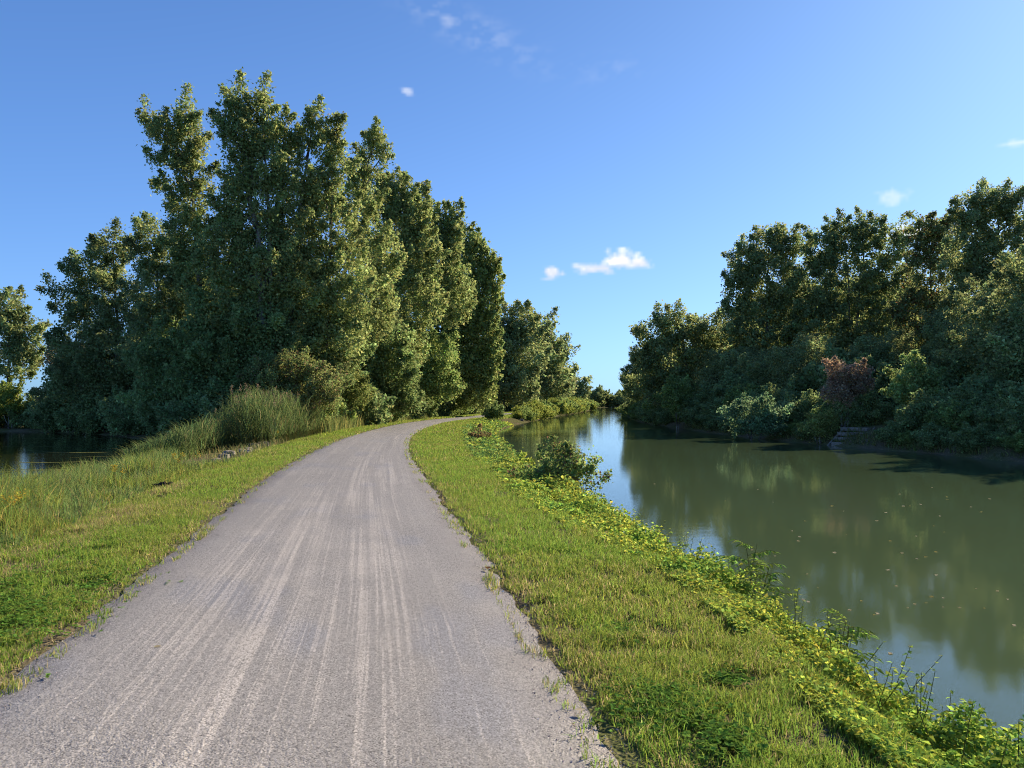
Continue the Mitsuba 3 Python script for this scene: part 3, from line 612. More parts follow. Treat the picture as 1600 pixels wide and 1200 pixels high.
for y in np.arange(58, 260, 3.4):
    x = float(FB(y)) + R.uniform(.4, 1.6)
    px = 800 + x / y * F
    put('shrub' if R.random() < .4 else 'shrub_dark', 'shore_shrub', 'low waterside shrub ' + nearest(px, FAR_MARKS), 'shrub', (x, y, float(height(x, y)) - .3), R.uniform(.9, 1.6), None, 'shore shrubs ' + nearest(px, FAR_MARKS), .9)
for px in (1110, 1135, 1160, 1195, 1225, 1248, 1262, 1385, 1400, 1420, 1455, 1475, 1510, 1530, 1560, 1580, 1600, 1625):
    y = np.interp(px, [1096, 1212, 1309, 1445, 1600, 1700], [64.5, 50.5, 43.5, 37.5, 31.5, 29])
    x = float(FB(y)) + R.uniform(.5, 1.1)
    put(['shrub_dark', 'shrub', 'shrub_dark'][int(px) % 3], 'shore_shrub', 'low waterside shrub ' + nearest(px, FAR_MARKS), 'shrub', (x, y, float(height(x, y)) - .3), R.uniform(.45, .75), None, 'shore shrubs ' + nearest(px, FAR_MARKS), .8)

# far woods that read as one mass
prototype('far', lobes=ball_lobes(11, 8, 6, .2), leaf=.55, dens=15, spray=1.5, color=(.235, .300, .125), up=.5, trunk=.3, limbs=False)
far = []
for y in np.arange(200, 620, 9.0):
    far += [(PL(min(y, 600)) - R.uniform(4, 9), y, R.uniform(.5, .9)), (PL(min(y, 600)) - R.uniform(12, 30), y, R.uniform(.7, 1.0)), (FB(min(y, 520)) + R.uniform(3, 7), y, R.uniform(.5, .8)), (FB(min(y, 520)) + R.uniform(9, 26), y, R.uniform(.7, 1.0))]
for x in np.arange(34, 140, 4.5):
    far.append((x, R.uniform(505, 560), R.uniform(.8, 1.15)))
for x in np.arange(-420, -40, 9.0):
    far.append((x, R.uniform(318, 360), R.uniform(.6, 1.0)))
far = [(x, y, s) for x, y, s in far if float(height(x, y)) > -.5]
for i, (x, y, s) in enumerate(far):
    scene[f'distant_woods__{i + 1:03d}'] = {'type': 'instance', 'group': {'type': 'ref', 'id': 'model_far'},
                                            'to_world': T().translate([float(x), float(y), float(height(x, y)) - .3]).rotate([0, 0, 1], float(R.uniform(0, 360))).scale(float(s))}
tag('distant_woods', 'far off line of woods closing the view beyond canal and pond', 'woods', kind='stuff')

# ------------------------------------------------------------------ grass
GRASS, DRY = np.array([.232, .302, .060]), np.array([.36, .31, .15])


def scatter(fl, fr, y0, y1, n):
    y = R.uniform(y0, y1, n)
    w = fr(y) - fl(y)
    keep = R.random(n) < w / w.max()
    y = y[keep]
    x = fl(y) + (fr(y) - fl(y)) * R.random(len(y))
    return x, y


def turf(lv, fl, fr, edge, bands, hay=None):
    for y0, y1, per, h, w, kind in bands:
        wmax = (fr(np.linspace(y0, y1, 40)) - fl(np.linspace(y0, y1, 40))).max()
        x, y = scatter(fl, fr, y0, y1, int(per * (y1 - y0) * wmax))
        p = np.stack([x, y, x * 0], -1)
        tuft = meshkit.fbm(p * 4.5, 3, 5)
        big = meshkit.fbm(p * .8, 3, 6)
        de = np.abs(x - edge(y)) + .06                                    # thin and ragged at the gravel
        rag_ = (meshkit.noise(p * 3.3, 9) * .15 + meshkit.noise(p * 9.0, 4) * .10)
        keep = (R.random(len(x)) < np.clip((tuft - .18) * 2.6, .12, 1)) & ((de > rag_) | (R.random(len(x)) < .10)) & ((x < PL(y) + .02) | (x > PR(y) - .02) | (R.random(len(x)) < .30 * (meshkit.noise(p * 5.0, 15) > .5)))
        p, tuft, big, de = p[keep], tuft[keep], big[keep], de[keep]
        p[:, 2] = np.where((p[:, 0] > PL(p[:, 1])) & (p[:, 0] < PR(p[:, 1])), -.02, height(p[:, 0], p[:, 1])) - .006
        k = len(p)
        hh = h * R.uniform(.5, 1.25, k) * (.55 + .9 * tuft) * np.clip(.55 + de * 1.2, .5, 1.0)
        lean = R.normal(0, .42, (k, 3)) * [1, 1, 0]
        c = tint(GRASS, k, .24, .10)
        g = np.clip((big - .38) * 3.2, 0, 1)[:, None]
        c = c * (1 - g * .45) + c * np.array([.72, 1.06, .85]) * g * .45
        dry = R.random(k) < .07 + .20 * np.clip((.52 - big) * 3, 0, 1) + .18 * (de < .3)
        if hay is not None:
            dry |= R.random(k) < hay(p[:, 0], p[:, 1])
        c[dry] = DRY * R.lognormal(0, .28, (dry.sum(), 1))
        lv.blades(p, lean, hh, w * R.uniform(.7, 1.3, k), c, kind)


near_bands = [(2.6, 5.5, 8500, .085, .0055, 3), (5.5, 9, 5200, .085, .0070, 3), (9, 14, 3000, .09, .010, 1), (14, 22, 1500, .095, .015, 1), (22, 40, 520, .11, .028, 1), (40, 80, 170, .13, .055, 1), (80, 150, 50, .2, .12, 1)]
lv = Leaves()
turf(lv, lambda y: PR(y) - .20, lambda y: VB(y) + .34, PR, near_bands)
scene['verge_grass'] = lv.ply('mat_grass'); TRIS['grass_r'] = lv.tris
tag('verge_grass', 'mown yellow green grass between the path and the canal bank', 'grass', kind='stuff')
lv = Leaves()
hay = lambda x, y: np.clip(1 - np.abs(x - LB(y) - .35) / .7, 0, 1) * .6 * (y < 17) * np.clip((meshkit.fbm(np.stack([x * 1.2, y * 1.2, x * 0], -1), 3, 12) - .3) * 4, 0, 1)
turf(lv, lambda y: LB(y) - .25, lambda y: PL(y) + .20, PL, [(3.6, 6.5, 7600, .085, .0058, 3), (6.5, 10, 4200, .085, .008, 3)] + near_bands[2:], hay)
scene['verge_grass_001'] = lv.ply('mat_grass'); TRIS['grass_l'] = lv.tris
tag('verge_grass_001', 'mown grass left of the path with a strip of cut dry hay', 'grass', kind='stuff')
counts['verge_grass'] = 1


def broadleaf_patch(lv, n, cx, cy, rx, ry, leaf, h, color):
    a, r = R.uniform(0, 2 * np.pi, n), np.abs(R.normal(0, .62, n))
    x, y = cx + np.cos(a) * r * rx, cy + np.sin(a) * r * ry
    q = np.stack([x, y, x * 0], -1)
    keep = meshkit.fbm(q * 3.1, 3, 21) > .36
    x, y = x[keep], y[keep]
    z = height(x, y) + h * R.uniform(.5, 1.1, len(x))
    for j in range(3):
        b = R.uniform(0, 2 * np.pi, len(x))
        ax = np.stack([np.cos(b), np.sin(b), R.uniform(-.2, .5, len(x))], -1)
        s = leaf * R.uniform(.7, 1.3, len(x))
        lv.add(np.stack([x, y, z], -1), ax, np.array([0, 0, 1.]) + R.normal(0, .3, (len(x), 3)), s, s * .8, tint(color, len(x), .2, .1), True)


lv = Leaves()
CL = (.125, .235, .045)
for a in ((2600, -3.95, 5.6, .75, 1.1, .030, .075), (1500, -4.7, 6.6, .6, .8, .032, .07), (500, -3.75, 6.9, .25, .4, .034, .06)):
    broadleaf_patch(lv, *a, CL)
scene['clover'] = lv.ply('mat_grass')
tag('clover', 'dark green clover patch in the grass left of the path, nearest the camera', 'clover', kind='stuff')
lv = Leaves()
for a in ((700, .82, 4.15, .26, .35, .030, .06), (260, 1.0, 3.7, .2, .25, .03, .06), (160, 1.25, 4.6, .2, .2, .028, .05), (130, .8, 5.5, .15, .3, .026, .05)):
    broadleaf_patch(lv, *a, CL)
scene['clover_001'] = lv.ply('mat_grass')
tag('clover_001', 'green clover patches in the grass right of the path', 'clover', kind='stuff')

# loose stones on the gravel, most of them along its edges
lv = Leaves()
n = 13000
y = 2.6 + 14 * R.random(n) ** 2.0
sd_ = R.random(n) < .5
off = np.where(R.random(n) < .85, R.exponential(.16, n) - .16, R.uniform(0, 1.7, n))
x = np.where(sd_, PL(y) + off, PR(y) - off)
r = R.uniform(.0025, .0055, n) * np.where(R.random(n) < .03, 1.8, 1)
z = np.where(off > .02, .0 - .03 * np.clip(1 - off / .25, 0, 1) ** 3, height(x, y)) - r * .25
p = np.stack([x, y, z], -1)
dirs = np.array([[1, 0, 0], [0, 1, 0], [-1, 0, 0], [0, -1, 0], [0, 0, .8], [0, 0, -.8]])
V = p[:, None] + dirs[None] * (r[:, None] * R.uniform(.6, 1.35, (n, 6)))[..., None] + R.normal(0, .22, (n, 6, 3)) * r[:, None, None]
lv._add(V, [[0, 1, 4], [1, 2, 4], [2, 3, 4], [3, 0, 4], [1, 0, 5], [2, 1, 5], [3, 2, 5], [0, 3, 5]], np.array([.20, .195, .192]) * R.lognormal(0, .4, (n, 1)) * (1 + R.normal(0, .05, (n, 3))))
scene['mat_gravel'] = {'type': 'twosided', 'bsdf': {'type': 'diffuse', 'reflectance': VC}}
scene['loose_gravel'] = lv.ply('mat_gravel'); TRIS['gravel'] = lv.tris
tag('loose_gravel', 'loose crushed stones scattered over the towpath and along its edges', 'gravel', kind='stuff')

# ------------------------------------------------------------------ leafy ground cover on the near bank of the canal
lv = Leaves()
LIME = np.array([.385, .440, .075])
for y0, y1, per, leaf, fine in ((2.4, 6.5, 8600, .027, True), (6.5, 10, 5200, .034, True), (10, 16, 2300, .045, False), (16, 28, 1050, .066, False), (28, 50, 260, .12, False), (50, 84, 130, .17, False)):
    x, y = scatter(lambda v: VB(v) - .22, lambda v: NB(v) - .10, y0, y1, int(per * (y1 - y0) * 1.4))
    p = np.stack([x, y, x * 0], -1)
    mound = meshkit.fbm(p * 2.4, 3, 33)
    some = R.random(len(x)) < np.clip((meshkit.fbm(p * 1.5, 3, 52) - .26) * 4.5, .2, 1)
    x, y, p, mound = x[some], y[some], p[some], mound[some]
    t = np.clip((x - VB(y)) / np.maximum(NB(y) - VB(y), .2), 0, 1)
    ceil_ = (.08 + .66 * np.clip(mound - .22, 0, 1)) * (.22 + 1.05 * np.minimum(t * 1.5, 1) ** .8)
    p[:, 2] = height(x, y) + ceil_ * np.interp(y, [40, 60], [1, .45]) * R.uniform(.35, 1.0, len(x)) ** .6
    k = len(p)
    big = meshkit.fbm(p * [1.1, 1.1, 0], 3, 35)[:, None]
    kind_ = np.clip((y - 15) / 10, 0, 1)[:, None] * (meshkit.fbm(p * [.35, .35, 0], 2, 61)[:, None] > .42)      # other weeds grow past the willow
    c = tint(LIME, k, .25, .12, (.19, .30, .07), .38)
    c = c * (1 - np.clip((big - .5) * 3, 0, .5)) + c * np.array([.6, .9, .9]) * np.clip((big - .5) * 3, 0, .5)
    c = c * (1 - kind_) + c * np.array([.62, .72, 1.0]) * kind_
    ax = R.normal(0, 1, (k, 3)) * [1, 1, .5] - [0, 0, .15]
    s = leaf * R.uniform(.6, 1.35, k)
    lv.add(p, ax, R.normal(0, .55, (k, 3)) + [.05, -.1, 1], s * 1.15, s * .85, c, fine)
# sprigs that stand above it along the water
n = 170
y = 3.2 + 14 * R.random(n) ** 1.5
x = VB(y) + (NB(y) - VB(y)) * R.uniform(.3, .85, n)
for xs, ys_ in zip(x, y):
    b = np.array([xs, ys_, float(height(xs, ys_))])
    hgt = R.uniform(.25, .52)
    tip = b + np.array([R.normal(.05, .1), R.normal(0, .1), hgt])
    lv.tubes(b[None], tip[None], .004, .002, np.array([[.12, .14, .05]]))
    m = int(R.integers(7, 15))
    t = np.linspace(.35, 1.0, m)
    pos = b + (tip - b) * t[:, None]
    a = np.arange(m) * 2.4 + R.uniform(0, 6)
    ax = np.stack([np.cos(a), np.sin(a), R.uniform(-.5, .35, m)], -1)
    s = R.uniform(.030, .050) * (1.25 - .6 * t)
    lv.add(pos, ax, np.array([0, 0, 1.]) + R.normal(0, .35, (m, 3)), s * 1.3, s * .9, tint(LIME * [.8, .95, 1.], m, .2, .1), True)
scene['bank_plants'] = lv.ply('mat_leaf'); TRIS['bank'] = lv.tris
tag('bank_plants', 'yellow green leafy ground cover along the near bank of the canal', 'plants', kind='stuff')


def stem_plant(label, x, y, h, stems, leaf, color, width=.26, name='bank_plant', lean=(0, 0), rows=7):
    """A tall bank plant: stems that carry drooping leaf stalks with paired narrow leaves."""
    key = numbered(name)
    st, lf = Leaves(), Leaves()
    b0 = np.array([x, y, float(height(x, y)) - .03])
    for _ in range(stems):
        b = b0 + R.normal(0, .05, 3) * [1, 1, 0]
        hh = h * R.uniform(.7, 1.05)
        a0 = R.uniform(0, 2 * np.pi)
        tip = b + np.array([math.cos(a0) * .22 * hh + lean[0], math.sin(a0) * .22 * hh + lean[1], hh])
        pts = bezier(b, b * .5 + tip * .5 + [0, 0, .12 * hh], tip, 6)
        st.tubes(pts[:-1], pts[1:], np.linspace(.007, .004, 5), np.linspace(.006, .002, 5), np.array([.11, .12, .05]))
        for j in range(rows):
            t = .3 + .7 * j / rows
            o = b + (tip - b) * t + [0, 0, .12 * hh * 4 * t * (1 - t) * .5]
            a = j * 2.4 + R.uniform(-.4, .4)
            L = width * R.uniform(.7, 1.15) * (1.2 - .6 * t)
            e = o + np.array([math.cos(a) * L, math.sin(a) * L, L * R.uniform(.05, .45)])
            s = bezier(o, (o + e) / 2 + [0, 0, L * .3], e, 5)
            st.tubes(s[:-1], s[1:], .0025, .0018, np.array([.12, .14, .045]))
            m = 10
            tt_ = np.linspace(.25, 1, m)
            pos = np.stack([np.interp(tt_, np.linspace(0, 1, 5), s[:, q]) for q in range(3)], -1)
            sd = np.array([-math.sin(a), math.cos(a), 0]) * np.where(np.arange(m) % 2, 1, -1)[:, None]
            ax = sd + np.array([math.cos(a), math.sin(a), 0]) * .7 + [0, 0, -.35] + R.normal(0, .15, (m, 3))
            z = leaf * R.uniform(.75, 1.2, m)
            lf.add(pos, ax, np.array([0, 0, 1.]) + R.normal(0, .25, (m, 3)), z, z * .34, tint(color, m, .2, .1), True)
    scene[key + '__stem'] = st.ply('mat_leaf')
    scene[key + '__foliage'] = lf.ply('mat_leaf')
    TRIS[key] = st.tris + lf.tris
    tag(key, label, 'plant')


def spot(px, py, z):
    """Ground plan of the pixel on the level z."""
    d = (EYE - z) * F / (py - 631)
    return (px - 800) / F * d, d


for label, px, py, h, stems, leaf, wd in (
        ('largest feathery bank plant hanging over the canal, beside the mirrored treetops', 1172, 945, .80, 6, .085, .32),
        ('feathery bank plant nearer the camera than the largest one, arching over the water', 1292, 1015, .72, 4, .08, .30),
        ('small leafy bank plant between the two feathery bank plants', 1232, 985, .40, 3, .07, .16),
        ('slim bank plant with a bare stalk farther along, right of the mown verge', 1085, 885, .52, 3, .06, .2),
        ('upright leafy bank plant left of the slim stalk', 1050, 868, .45, 4, .06, .2),
        ('broad leaved bank plant at the water edge in the lower right', 1400, 1085, .48, 3, .075, .18),
        ('bank plant with one tall leafy shoot nearest the lower right corner', 1462, 1120, .40, 2, .075, .14),
        ('leafy bank plant at the foot of the lime shoots near the lower right corner', 1550, 1188, .36, 3, .07, .14),
        ('thin dark leaved bank plant just short of the willow shrub', 935, 812, .6, 4, .06, .25)):
    x, y = spot(px, py, -.45)
    stem_plant(label, x, y, h, stems, leaf, (.17, .27, .055), wd)

# ------------------------------------------------------------------ tall grass, reeds, weeds on the left
lv = Leaves()
for y0, y1, per, w in ((6.5, 12, 520, .009), (12, 19, 420, .011), (19, 29, 300, .014)):
    x, y = scatter(lambda v: PE(v) - .6, lambda v: LB(v) + .1, y0, y1, int(per * (y1 - y0) * 6))
    p = np.stack([x, y, x * 0], -1)
    d = meshkit.fbm(p * .9, 3, 41)
    keep = (R.random(len(x)) < np.clip((d - .25) * 3, .15, 1)) & ~((y > 22.5) & (x > LB(y) - 2.6))
    p, d = p[keep], d[keep]
    k = len(p)
    z = height(p[:, 0], p[:, 1])
    p[:, 2] = np.maximum(z, POND - .1) - .01
    hh = (.20 + .42 * d) * np.interp(p[:, 1], [11, 17], [1.45, 1]) * R.uniform(.6, 1.3, k) * np.clip(.35 + (LB(p[:, 1]) - p[:, 0]) * .6, .3, 1.35)
    c = tint((.172, .248, .082), k, .25, .1, DRY * .85, .10)
    yel = d > .58
    c[yel] *= [1.15, 1.05, .7]
    lv.blades(p, R.normal(0, .36, (k, 3)) * [1, 1, 0] + [.05, -.02, 0], hh, w * R.uniform(.7, 1.4, k), c, 3)
n = 1000                                                           # rank grass between the stones by the reeds
y = R.uniform(22.5, 33, n)
x = LB(y) - R.uniform(.0, 2.7, n)
p = np.stack([x, y, height(x, y) - .01], -1)
k_ = meshkit.fbm(p * 1.7, 3, 90) > .47
p = p[k_]
lv.blades(p, R.normal(0, .45, (len(p), 3)) * [1, 1, 0], R.uniform(.15, .48, len(p)), .016, tint((.190, .225, .085), len(p), .25, .1, DRY * .7, .3), 3)
scene['tall_grass'] = lv.ply('mat_grass'); TRIS['tall'] = lv.tris
tag('tall_grass', 'tall unmown grass and weeds between the left verge and the pond', 'grass', kind='stuff')

lv = Leaves()
plume = Leaves()
n = 5200
y = R.uniform(27, 47, n)
lo, hi = np.maximum(PE(y) - .4, -15.2), LB(y) - .5
x = lo + (hi - lo) * R.random(n)
keep = (R.random(n) < np.clip((hi - lo) / 6, 0, 1)) & ~((x > LB(y) - 2.6) & (y < 32.5))
x, y = x[keep], y[keep]
n = len(x)
b = np.stack([x, y, np.maximum(height(x, y), POND - .2)], -1)
hh = (.60 + 1.75 * np.exp(-((LB(y) - 1.8 - x) / 1.7) ** 2)) * R.uniform(.72, 1.12, n) * np.interp(y, [27, 31, 35, 42, 47], [.5, .7, 1.05, 1.05, .85]) * (.72 + .55 * meshkit.fbm(np.stack([x * .7, y * .5, x * 0], -1), 3, 77))
lean = R.normal(0, .10, (n, 3)) * [1, 1, 0] + np.array([-.10, -.06, 0])
tip = b + (lean + [0, 0, 1.]) * hh[:, None]
lv.tubes(b, tip, .007, .003, tint((.15, .18, .07), n, .15))
for j in range(6):
    t = .22 + .13 * j
    a = R.uniform(0, 2 * np.pi, n)
    o = b + (tip - b) * t
    ln = R.normal(0, .25, (n, 3)) * [1, 1, 0] + np.stack([np.cos(a), np.sin(a), a * 0], -1) * .75
    lv.blades(o, ln, R.uniform(.45, .75, n), .024, tint((.120, .178, .066), n, .28, .1, (.28, .25, .12), .07), 3)
scene['reeds'] = lv.ply('mat_grass'); TRIS['reeds'] = lv.tris
tag('reeds', 'stand of tall reeds between the pond corner and the path', 'reeds', kind='stuff')
on = (R.random(n) < .09) & (hh > 1.55)
o = tip[on]
for j in range(16):
    k = len(o)
    plume.add(o + R.normal(0, .03, (k, 3)) + np.array([-.01, 0, 1]) * (j / 16 * .26 - .05), R.normal(0, .5, (k, 3)) + [-.3, 0, .7], R.normal(0, 1, (k, 3)), .09, .022, tint((.27, .205, .14), k, .2))
scene['reeds__plumes'] = plume.ply('mat_grass')

lv = Leaves()
n = 16000
y = 24 + 46 * R.random(n)
x = FB(y) + .05 + R.random(n) ** 1.3 * 6
p = np.stack([x, y, height(x, y) - .02], -1)
kk = meshkit.fbm(p * .8, 3, 71) > .42
p, y = p[kk], y[kk]
lv.blades(p, R.normal(0, .5, (len(p), 3)) * [1, 1, 0] + [-.2, -.1, 0], R.uniform(.2, .55, len(p)), .035, tint((.15, .19, .065), len(p), .28, .12, DRY * .7, .2), 3)
scene['bank_grass'] = lv.ply('mat_grass')
tag('bank_grass', 'rank grass on the far bank of the canal under the trees', 'grass', kind='stuff')

lv = Leaves()
n = 9000
y = R.uniform(44, 104, n)
x = LB(y) - R.random(n) ** 1.4 * 3.6 + .1
p = np.stack([x, y, height(x, y)], -1)
lv.blades(p, R.normal(0, .3, (n, 3)) * [1, 1, 0], np.interp(y, [44, 60, 104], [1.1, .9, .6]) * R.uniform(.5, 1.3, n), .03, tint((.180, .225, .081), n, .25, .1, (.342, .306, .108), .15), 3)
scene['path_weeds'] = lv.ply('mat_grass'); TRIS['weeds'] = lv.tris
tag('path_weeds', 'tall weeds along the left of the path before the bend', 'weeds', kind='stuff')

for label, px, py in (('goldenrod with yellow heads amid the tall grass left of the dark log', 195, 772), ('goldenrod with yellow heads at the right end of the tall grass', 298, 755), ('goldenrod in front of the reeds beside the path', 430, 700), ('pale yellow weed among tall grass near the left edge of the picture', 45, 850)):
    x, y = spot(px, py, -.3)
    key = numbered('goldenrod')
    st, fl = Leaves(), Leaves()
    z0 = float(height(x, y))
    for _ in range(4):
        b = np.array([x + R.normal(0, .12), y + R.normal(0, .12), z0])
        tip = b + [R.normal(0, .08), R.normal(0, .08), R.uniform(.40, .60)]
        st.tubes(b[None], tip[None], .005, .003, np.array([[.10, .12, .04]]))
        t = R.uniform(.2, .9, 18)
        st.add(b + (tip - b) * t[:, None], R.normal(0, 1, (18, 3)) + [0, 0, .4], R.normal(0, .4, (18, 3)) + [0, 0, 1], .08, .016, tint((.162, .225, .063), 18))
        fl.add(tip + R.normal(0, .028, (26, 3)) * [1, 1, 1.3], R.normal(0, 1, (26, 3)) + [0, 0, .5], R.normal(0, 1, (26, 3)), .035, .025, tint((.36, .30, .05), 26, .2))
    scene[key + '__stem'] = st.ply('mat_grass')
    scene[key + '__flower'] = fl.ply('mat_grass')
    tag(key, label, 'plant')
    labels[key + '__flower'] = {'kind': 'stuff'}

# ------------------------------------------------------------------ rocks, log, floating leaves, steps
def rock(label, px, py, size, z=None, name='rock', mat='mat_rock', cat='rock', squash=.65):
    m = trimesh.creation.icosphere(subdivisions=3)
    seed = R.uniform(0, 90, 3)
    v = np.array(m.vertices)
    v *= (1 + (meshkit.fbm(v * 1.1 + seed, 4, 1) - .5) * 1.1)[:, None]
    v = np.where(np.abs(v) > .75, np.sign(v) * (.75 + (np.abs(v) - .75) * .35), v)
    size *= .95
    v = v * size * np.array([1, R.uniform(.7, 1), squash])
    a = R.uniform(0, 6.28)
    v[:, :2] = v[:, :2] @ np.array([[math.cos(a), -math.sin(a)], [math.sin(a), math.cos(a)]])
    x, y = spot(px, py, -.3 if z is None else z)
    v += [x, y, float(height(x, y)) + size * squash * .25]
    key = numbered(name)
    scene[key] = mikit.ply((v, m.faces), mat, smooth=38)
    tag(key, label, cat)


for a in (('dark wet rock at the lower left end of the rock heap by the reeds', 340, 727, .20), ('flat pale rock beside the dark wet rock', 351, 722, .24), ('largest dark rock of the heap by the reeds', 358, 716, .30), ('white topped rock halfway up the rock heap', 378, 711, .20),
          ('small white rock touching the lawn edge in the rock heap', 388, 714, .15), ('grey angular rock right of the white topped rock', 389, 706, .22), ('bluish block of rock near the top of the heap', 398, 700, .34), ('rounded tan rock at the top end of the heap', 411, 699, .34), ('brown stone sunk in weeds above the tan rock', 424, 696, .22)):
    rock(*a)
rock('flat pale stone in the grass below the rock heap', 322, 741, .16, squash=.3)
rock('grey boulder on the near canal shore past the bend', 823, 657, .55, -.7)
rock('smaller grey boulder on the near canal shore past the bend', 815, 659.5, .38, -.7)
rock('low pale boulder on the far bank near the right edge of the picture', 1505, 715, .55, -.7, squash=.5)
rock('dark clod of earth in the left verge below the charred log', 251, 783, .09, -.15, name='earth_clod', mat='mat_charred', cat='clod')


def log(label, px, py, length, r, ang, mat, name, cat, z=-.18):
    x, y = spot(px, py, z)
    w = Wood()
    t = np.linspace(-.5, .5, 9)
    pts = np.stack([x + t * length * math.cos(ang), y + t * length * math.sin(ang), 0 * t], -1)
    pts[:, 2] = height(pts[:, 0], pts[:, 1]) + r * .75
    pts += R.normal(0, r * .12, pts.shape)
    rr = r * (1 + R.normal(0, .1, 9)); rr[0] *= .3; rr[-1] *= .3
    pts[0] = pts[1] + (pts[0] - pts[1]) * .15; pts[-1] = pts[-2] + (pts[-1] - pts[-2]) * .15
    w.tube(pts, rr, 10)
    key = numbered(name)
    scene[key] = w.ply(mat)
    tag(key, label, cat)


log('charred black log lying where the left verge meets tall grass', 250, 768, .36, .075, .25, 'mat_charred', 'log', 'log')
log('short charred piece of wood right of the black log', 266, 765, .2, .05, .3, 'mat_charred', 'log', 'log')
log('thin pale stick trailing right from the charred wood', 280, 761, .42, .018, .35, 'mat_timber', 'stick', 'stick')
log('fallen pale branch lying over the pond edge under the dark trees', 182, 668, 6.0, .07, .25, 'mat_bark', 'fallen_branch', 'branch', -.3)

pts = [(1022, 756), (1183, 764), (1298, 790), (1316, 798), (1382, 800), (1419, 790), (1245, 844), (1301, 862), (1388, 844), (1406, 863), (1384, 889), (1275, 917), (1397, 914), (1260, 938), (1442, 940), (1494, 947), (1459, 897), (1417, 1007), (1386, 1018), (1206, 784), (1132, 782)]
while len(pts) < 64:
    px, py = R.uniform(1000, 1600), R.uniform(745, 980)
    d = (EYE - CANAL) * F / (py - 631)
    if NB(d) + .6 < (px - 800) / F * d: pts.append((px, py))
lm = []
for _ in range(3):
    u_, v_ = np.meshgrid(np.linspace(0, 1, 7), np.linspace(-1, 1, 5), indexing='ij')
    w_ = np.sin(np.pi * u_ ** .8) * .34
    lm.append((np.stack([u_ - .5, v_ * w_, .03 + .10 * v_ ** 2 * w_ * 2 + .05 * (u_ - .5) ** 2 + R.normal(0, .008, u_.shape)], -1).reshape(-1, 3), grid_faces(7, 5)))
fcol = [(.42, .39, .26), (.50, .47, .36), (.36, .33, .13)]
fl_ply = [mikit.ply(m, 'mat_leaf', smooth=True, color=np.broadcast_to(c, (35, 3))) for m, c in zip(lm, fcol)]
for i, (px, py) in enumerate(pts):
    x, y = spot(px, py, CANAL)
    key = numbered('floating_leaf')
    scene[key] = {**fl_ply[i % 3], 'to_world': T().translate([float(x), float(y), CANAL + .002]).rotate([0, 0, 1], float(R.uniform(0, 360))).scale(float(R.uniform(.03, .065) * (1 + max(0, y - 10) * .03)))}
    where = 'beside the feathery bank plants' if y < 9 else 'off the slim stalked bank plant' if y < 14 else 'in mid canal' if y < 20 else 'near the shadow of the far bank'
    where += ' towards the right edge' if px > 1440 else ' below the ash sapling' if px > 1280 else ' below the blue green mound'
    tag(key, 'pale leaf floating ' + where, 'leaf', 'floating leaves ' + where)

for label, px, py, sc_, c in (('pale star of a dry leaf lying on the gravel near the lower right path edge', 905, 1108, .06, 1), ('curled brown dead leaves at the right edge of the path', 763, 888, .10, 3), ('small dry leaf on the path left of the clover', 250, 1010, .05, 0)):
    x, y = spot(px, py, 0)
    key = numbered('fallen_leaf')
    scene[key] = {**(fl_ply[c] if c < 3 else mikit.ply(lm[1], 'mat_leaf', smooth=True, color=np.broadcast_to((.13, .075, .045), (35, 3)))), 'to_world': T().translate([float(x), float(y), .012]).rotate([0, 0, 1], float(R.uniform(0, 360))).scale(sc_)}
    tag(key, label, 'leaf')

# film of duckweed drawn into lines on the pond
V, Fc, nn = [], [], 0
for _ in range(46):
    y = R.uniform(23, 62)
    x = R.uniform(-.62, -.42) * y if R.random() < .6 else R.uniform(-.68, -.38) * y
    if x > PE(y) + .6: continue
    L, wd = R.uniform(1.5, 6.5), R.uniform(.05, .22)
    t = np.linspace(-1, 1, 17)
    prof = np.sqrt(np.clip(1 - t ** 2, 0, 1)) * (.5 + meshkit.noise(np.stack([t * 4 + _ * 7, t * 0, t * 0], -1), 3))
    cx, cy = x + t * L / 2, y + .25 * np.sin(t * 2 + _) + t * R.normal(0, .12) * L / 2
    up_ = np.stack([cx, cy + prof * wd, cx * 0 + POND + .004], -1); dn = np.stack([cx, cy - prof * wd, cx * 0 + POND + .004], -1)
    V += [dn, up_]
    i = np.arange(16)
    Fc += [np.stack([i, i + 1, i + 18], 1) + nn, np.stack([i, i + 18, i + 17], 1) + nn]
    nn += 34
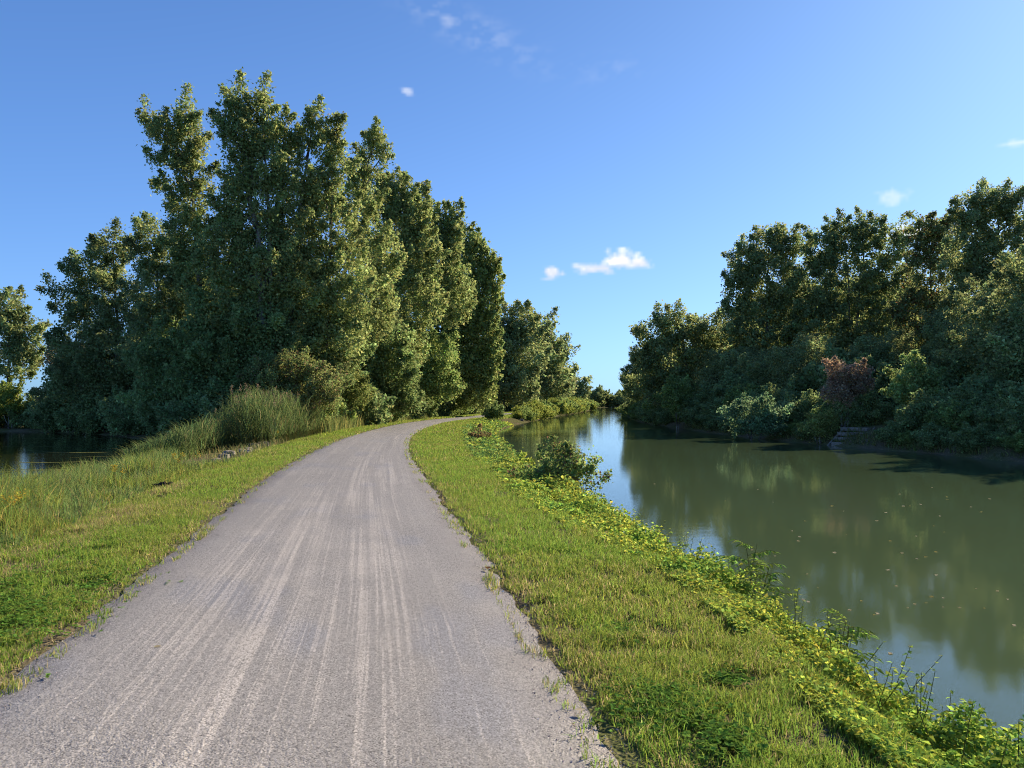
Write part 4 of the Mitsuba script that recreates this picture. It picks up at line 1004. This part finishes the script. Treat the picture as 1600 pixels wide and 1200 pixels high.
scene['mat_weed'] = {'type': 'twosided', 'bsdf': {'type': 'diffuse', 'reflectance': {'type': 'rgb', 'value': [.075, .085, .035]}}}
scene['duckweed'] = mikit.ply((np.vstack(V), np.vstack(Fc)), 'mat_weed')
tag('duckweed', 'thin lines of floating duckweed on the dark pond', 'duckweed', kind='stuff')

# timber steps down the far bank
key = numbered('timber_steps')
sx, sy = spot(1318, 697, CANAL)
dirn = unit(np.array([.85, .53, 0])); sd = np.array([-dirn[1], dirn[0], 0])


def beam(c, half_, ax):
    m = trimesh.creation.box(extents=[2 * h_ for h_ in half_])
    m = m.subdivide()
    v = np.array(m.vertices) + R.normal(0, .006, (len(m.vertices), 3))
    return (v @ np.array(ax) + c, m.faces)


for i in range(4):
    c = np.array([sx, sy, CANAL]) + dirn * (.25 + .42 * i) + [0, 0, .10 + .27 * i] + sd * .1 * i
    scene[key + '__tread' + ('' if i == 0 else f'_{i:03d}')] = mikit.ply(beam(c, (.20, .85, .10), [dirn, sd, [0, 0, 1]]), 'mat_timber')
for i, s_ in enumerate((-1, 1)):
    ax = unit(dirn * .42 + [0, 0, .27])
    c = np.array([sx, sy, CANAL]) + dirn * .88 + [0, 0, .40] + sd * (s_ * .93 + .15)
    scene[key + '__side_rail' + ('' if i == 0 else '_001')] = mikit.ply(beam(c, (1.0, .04, .12), [ax, sd, np.cross(ax, sd)]), 'mat_timber')
tag(key, 'weathered grey timber steps leading down the far bank to the water', 'steps')
p0 = at(1362, 657, 46.5); p0[2] = float(height(p0[0], p0[1]))
w = Wood(); w.tube(np.array([[0, 0, -.1], [0, 0, 0], [0, 0, .40], [.01, 0, .46], [.01, 0, .47]]) + p0, [.10, .10, .095, .07, .005], 9)
scene['marker_post'] = w.ply('mat_pale')
tag('marker_post', 'short pale post standing in a sunlit gap on the far bank', 'post')
p1 = at(1384, 657, 46.2); p1[2] = float(height(p1[0], p1[1])) + .07
scene['board'] = mikit.ply(beam(p1, (.62, .10, .03), [[.96, .28, 0], [-.28, .96, 0], [0, 0, 1]]), 'mat_pale')
tag('board', 'pale weathered board lying on the far bank right of the post', 'board')
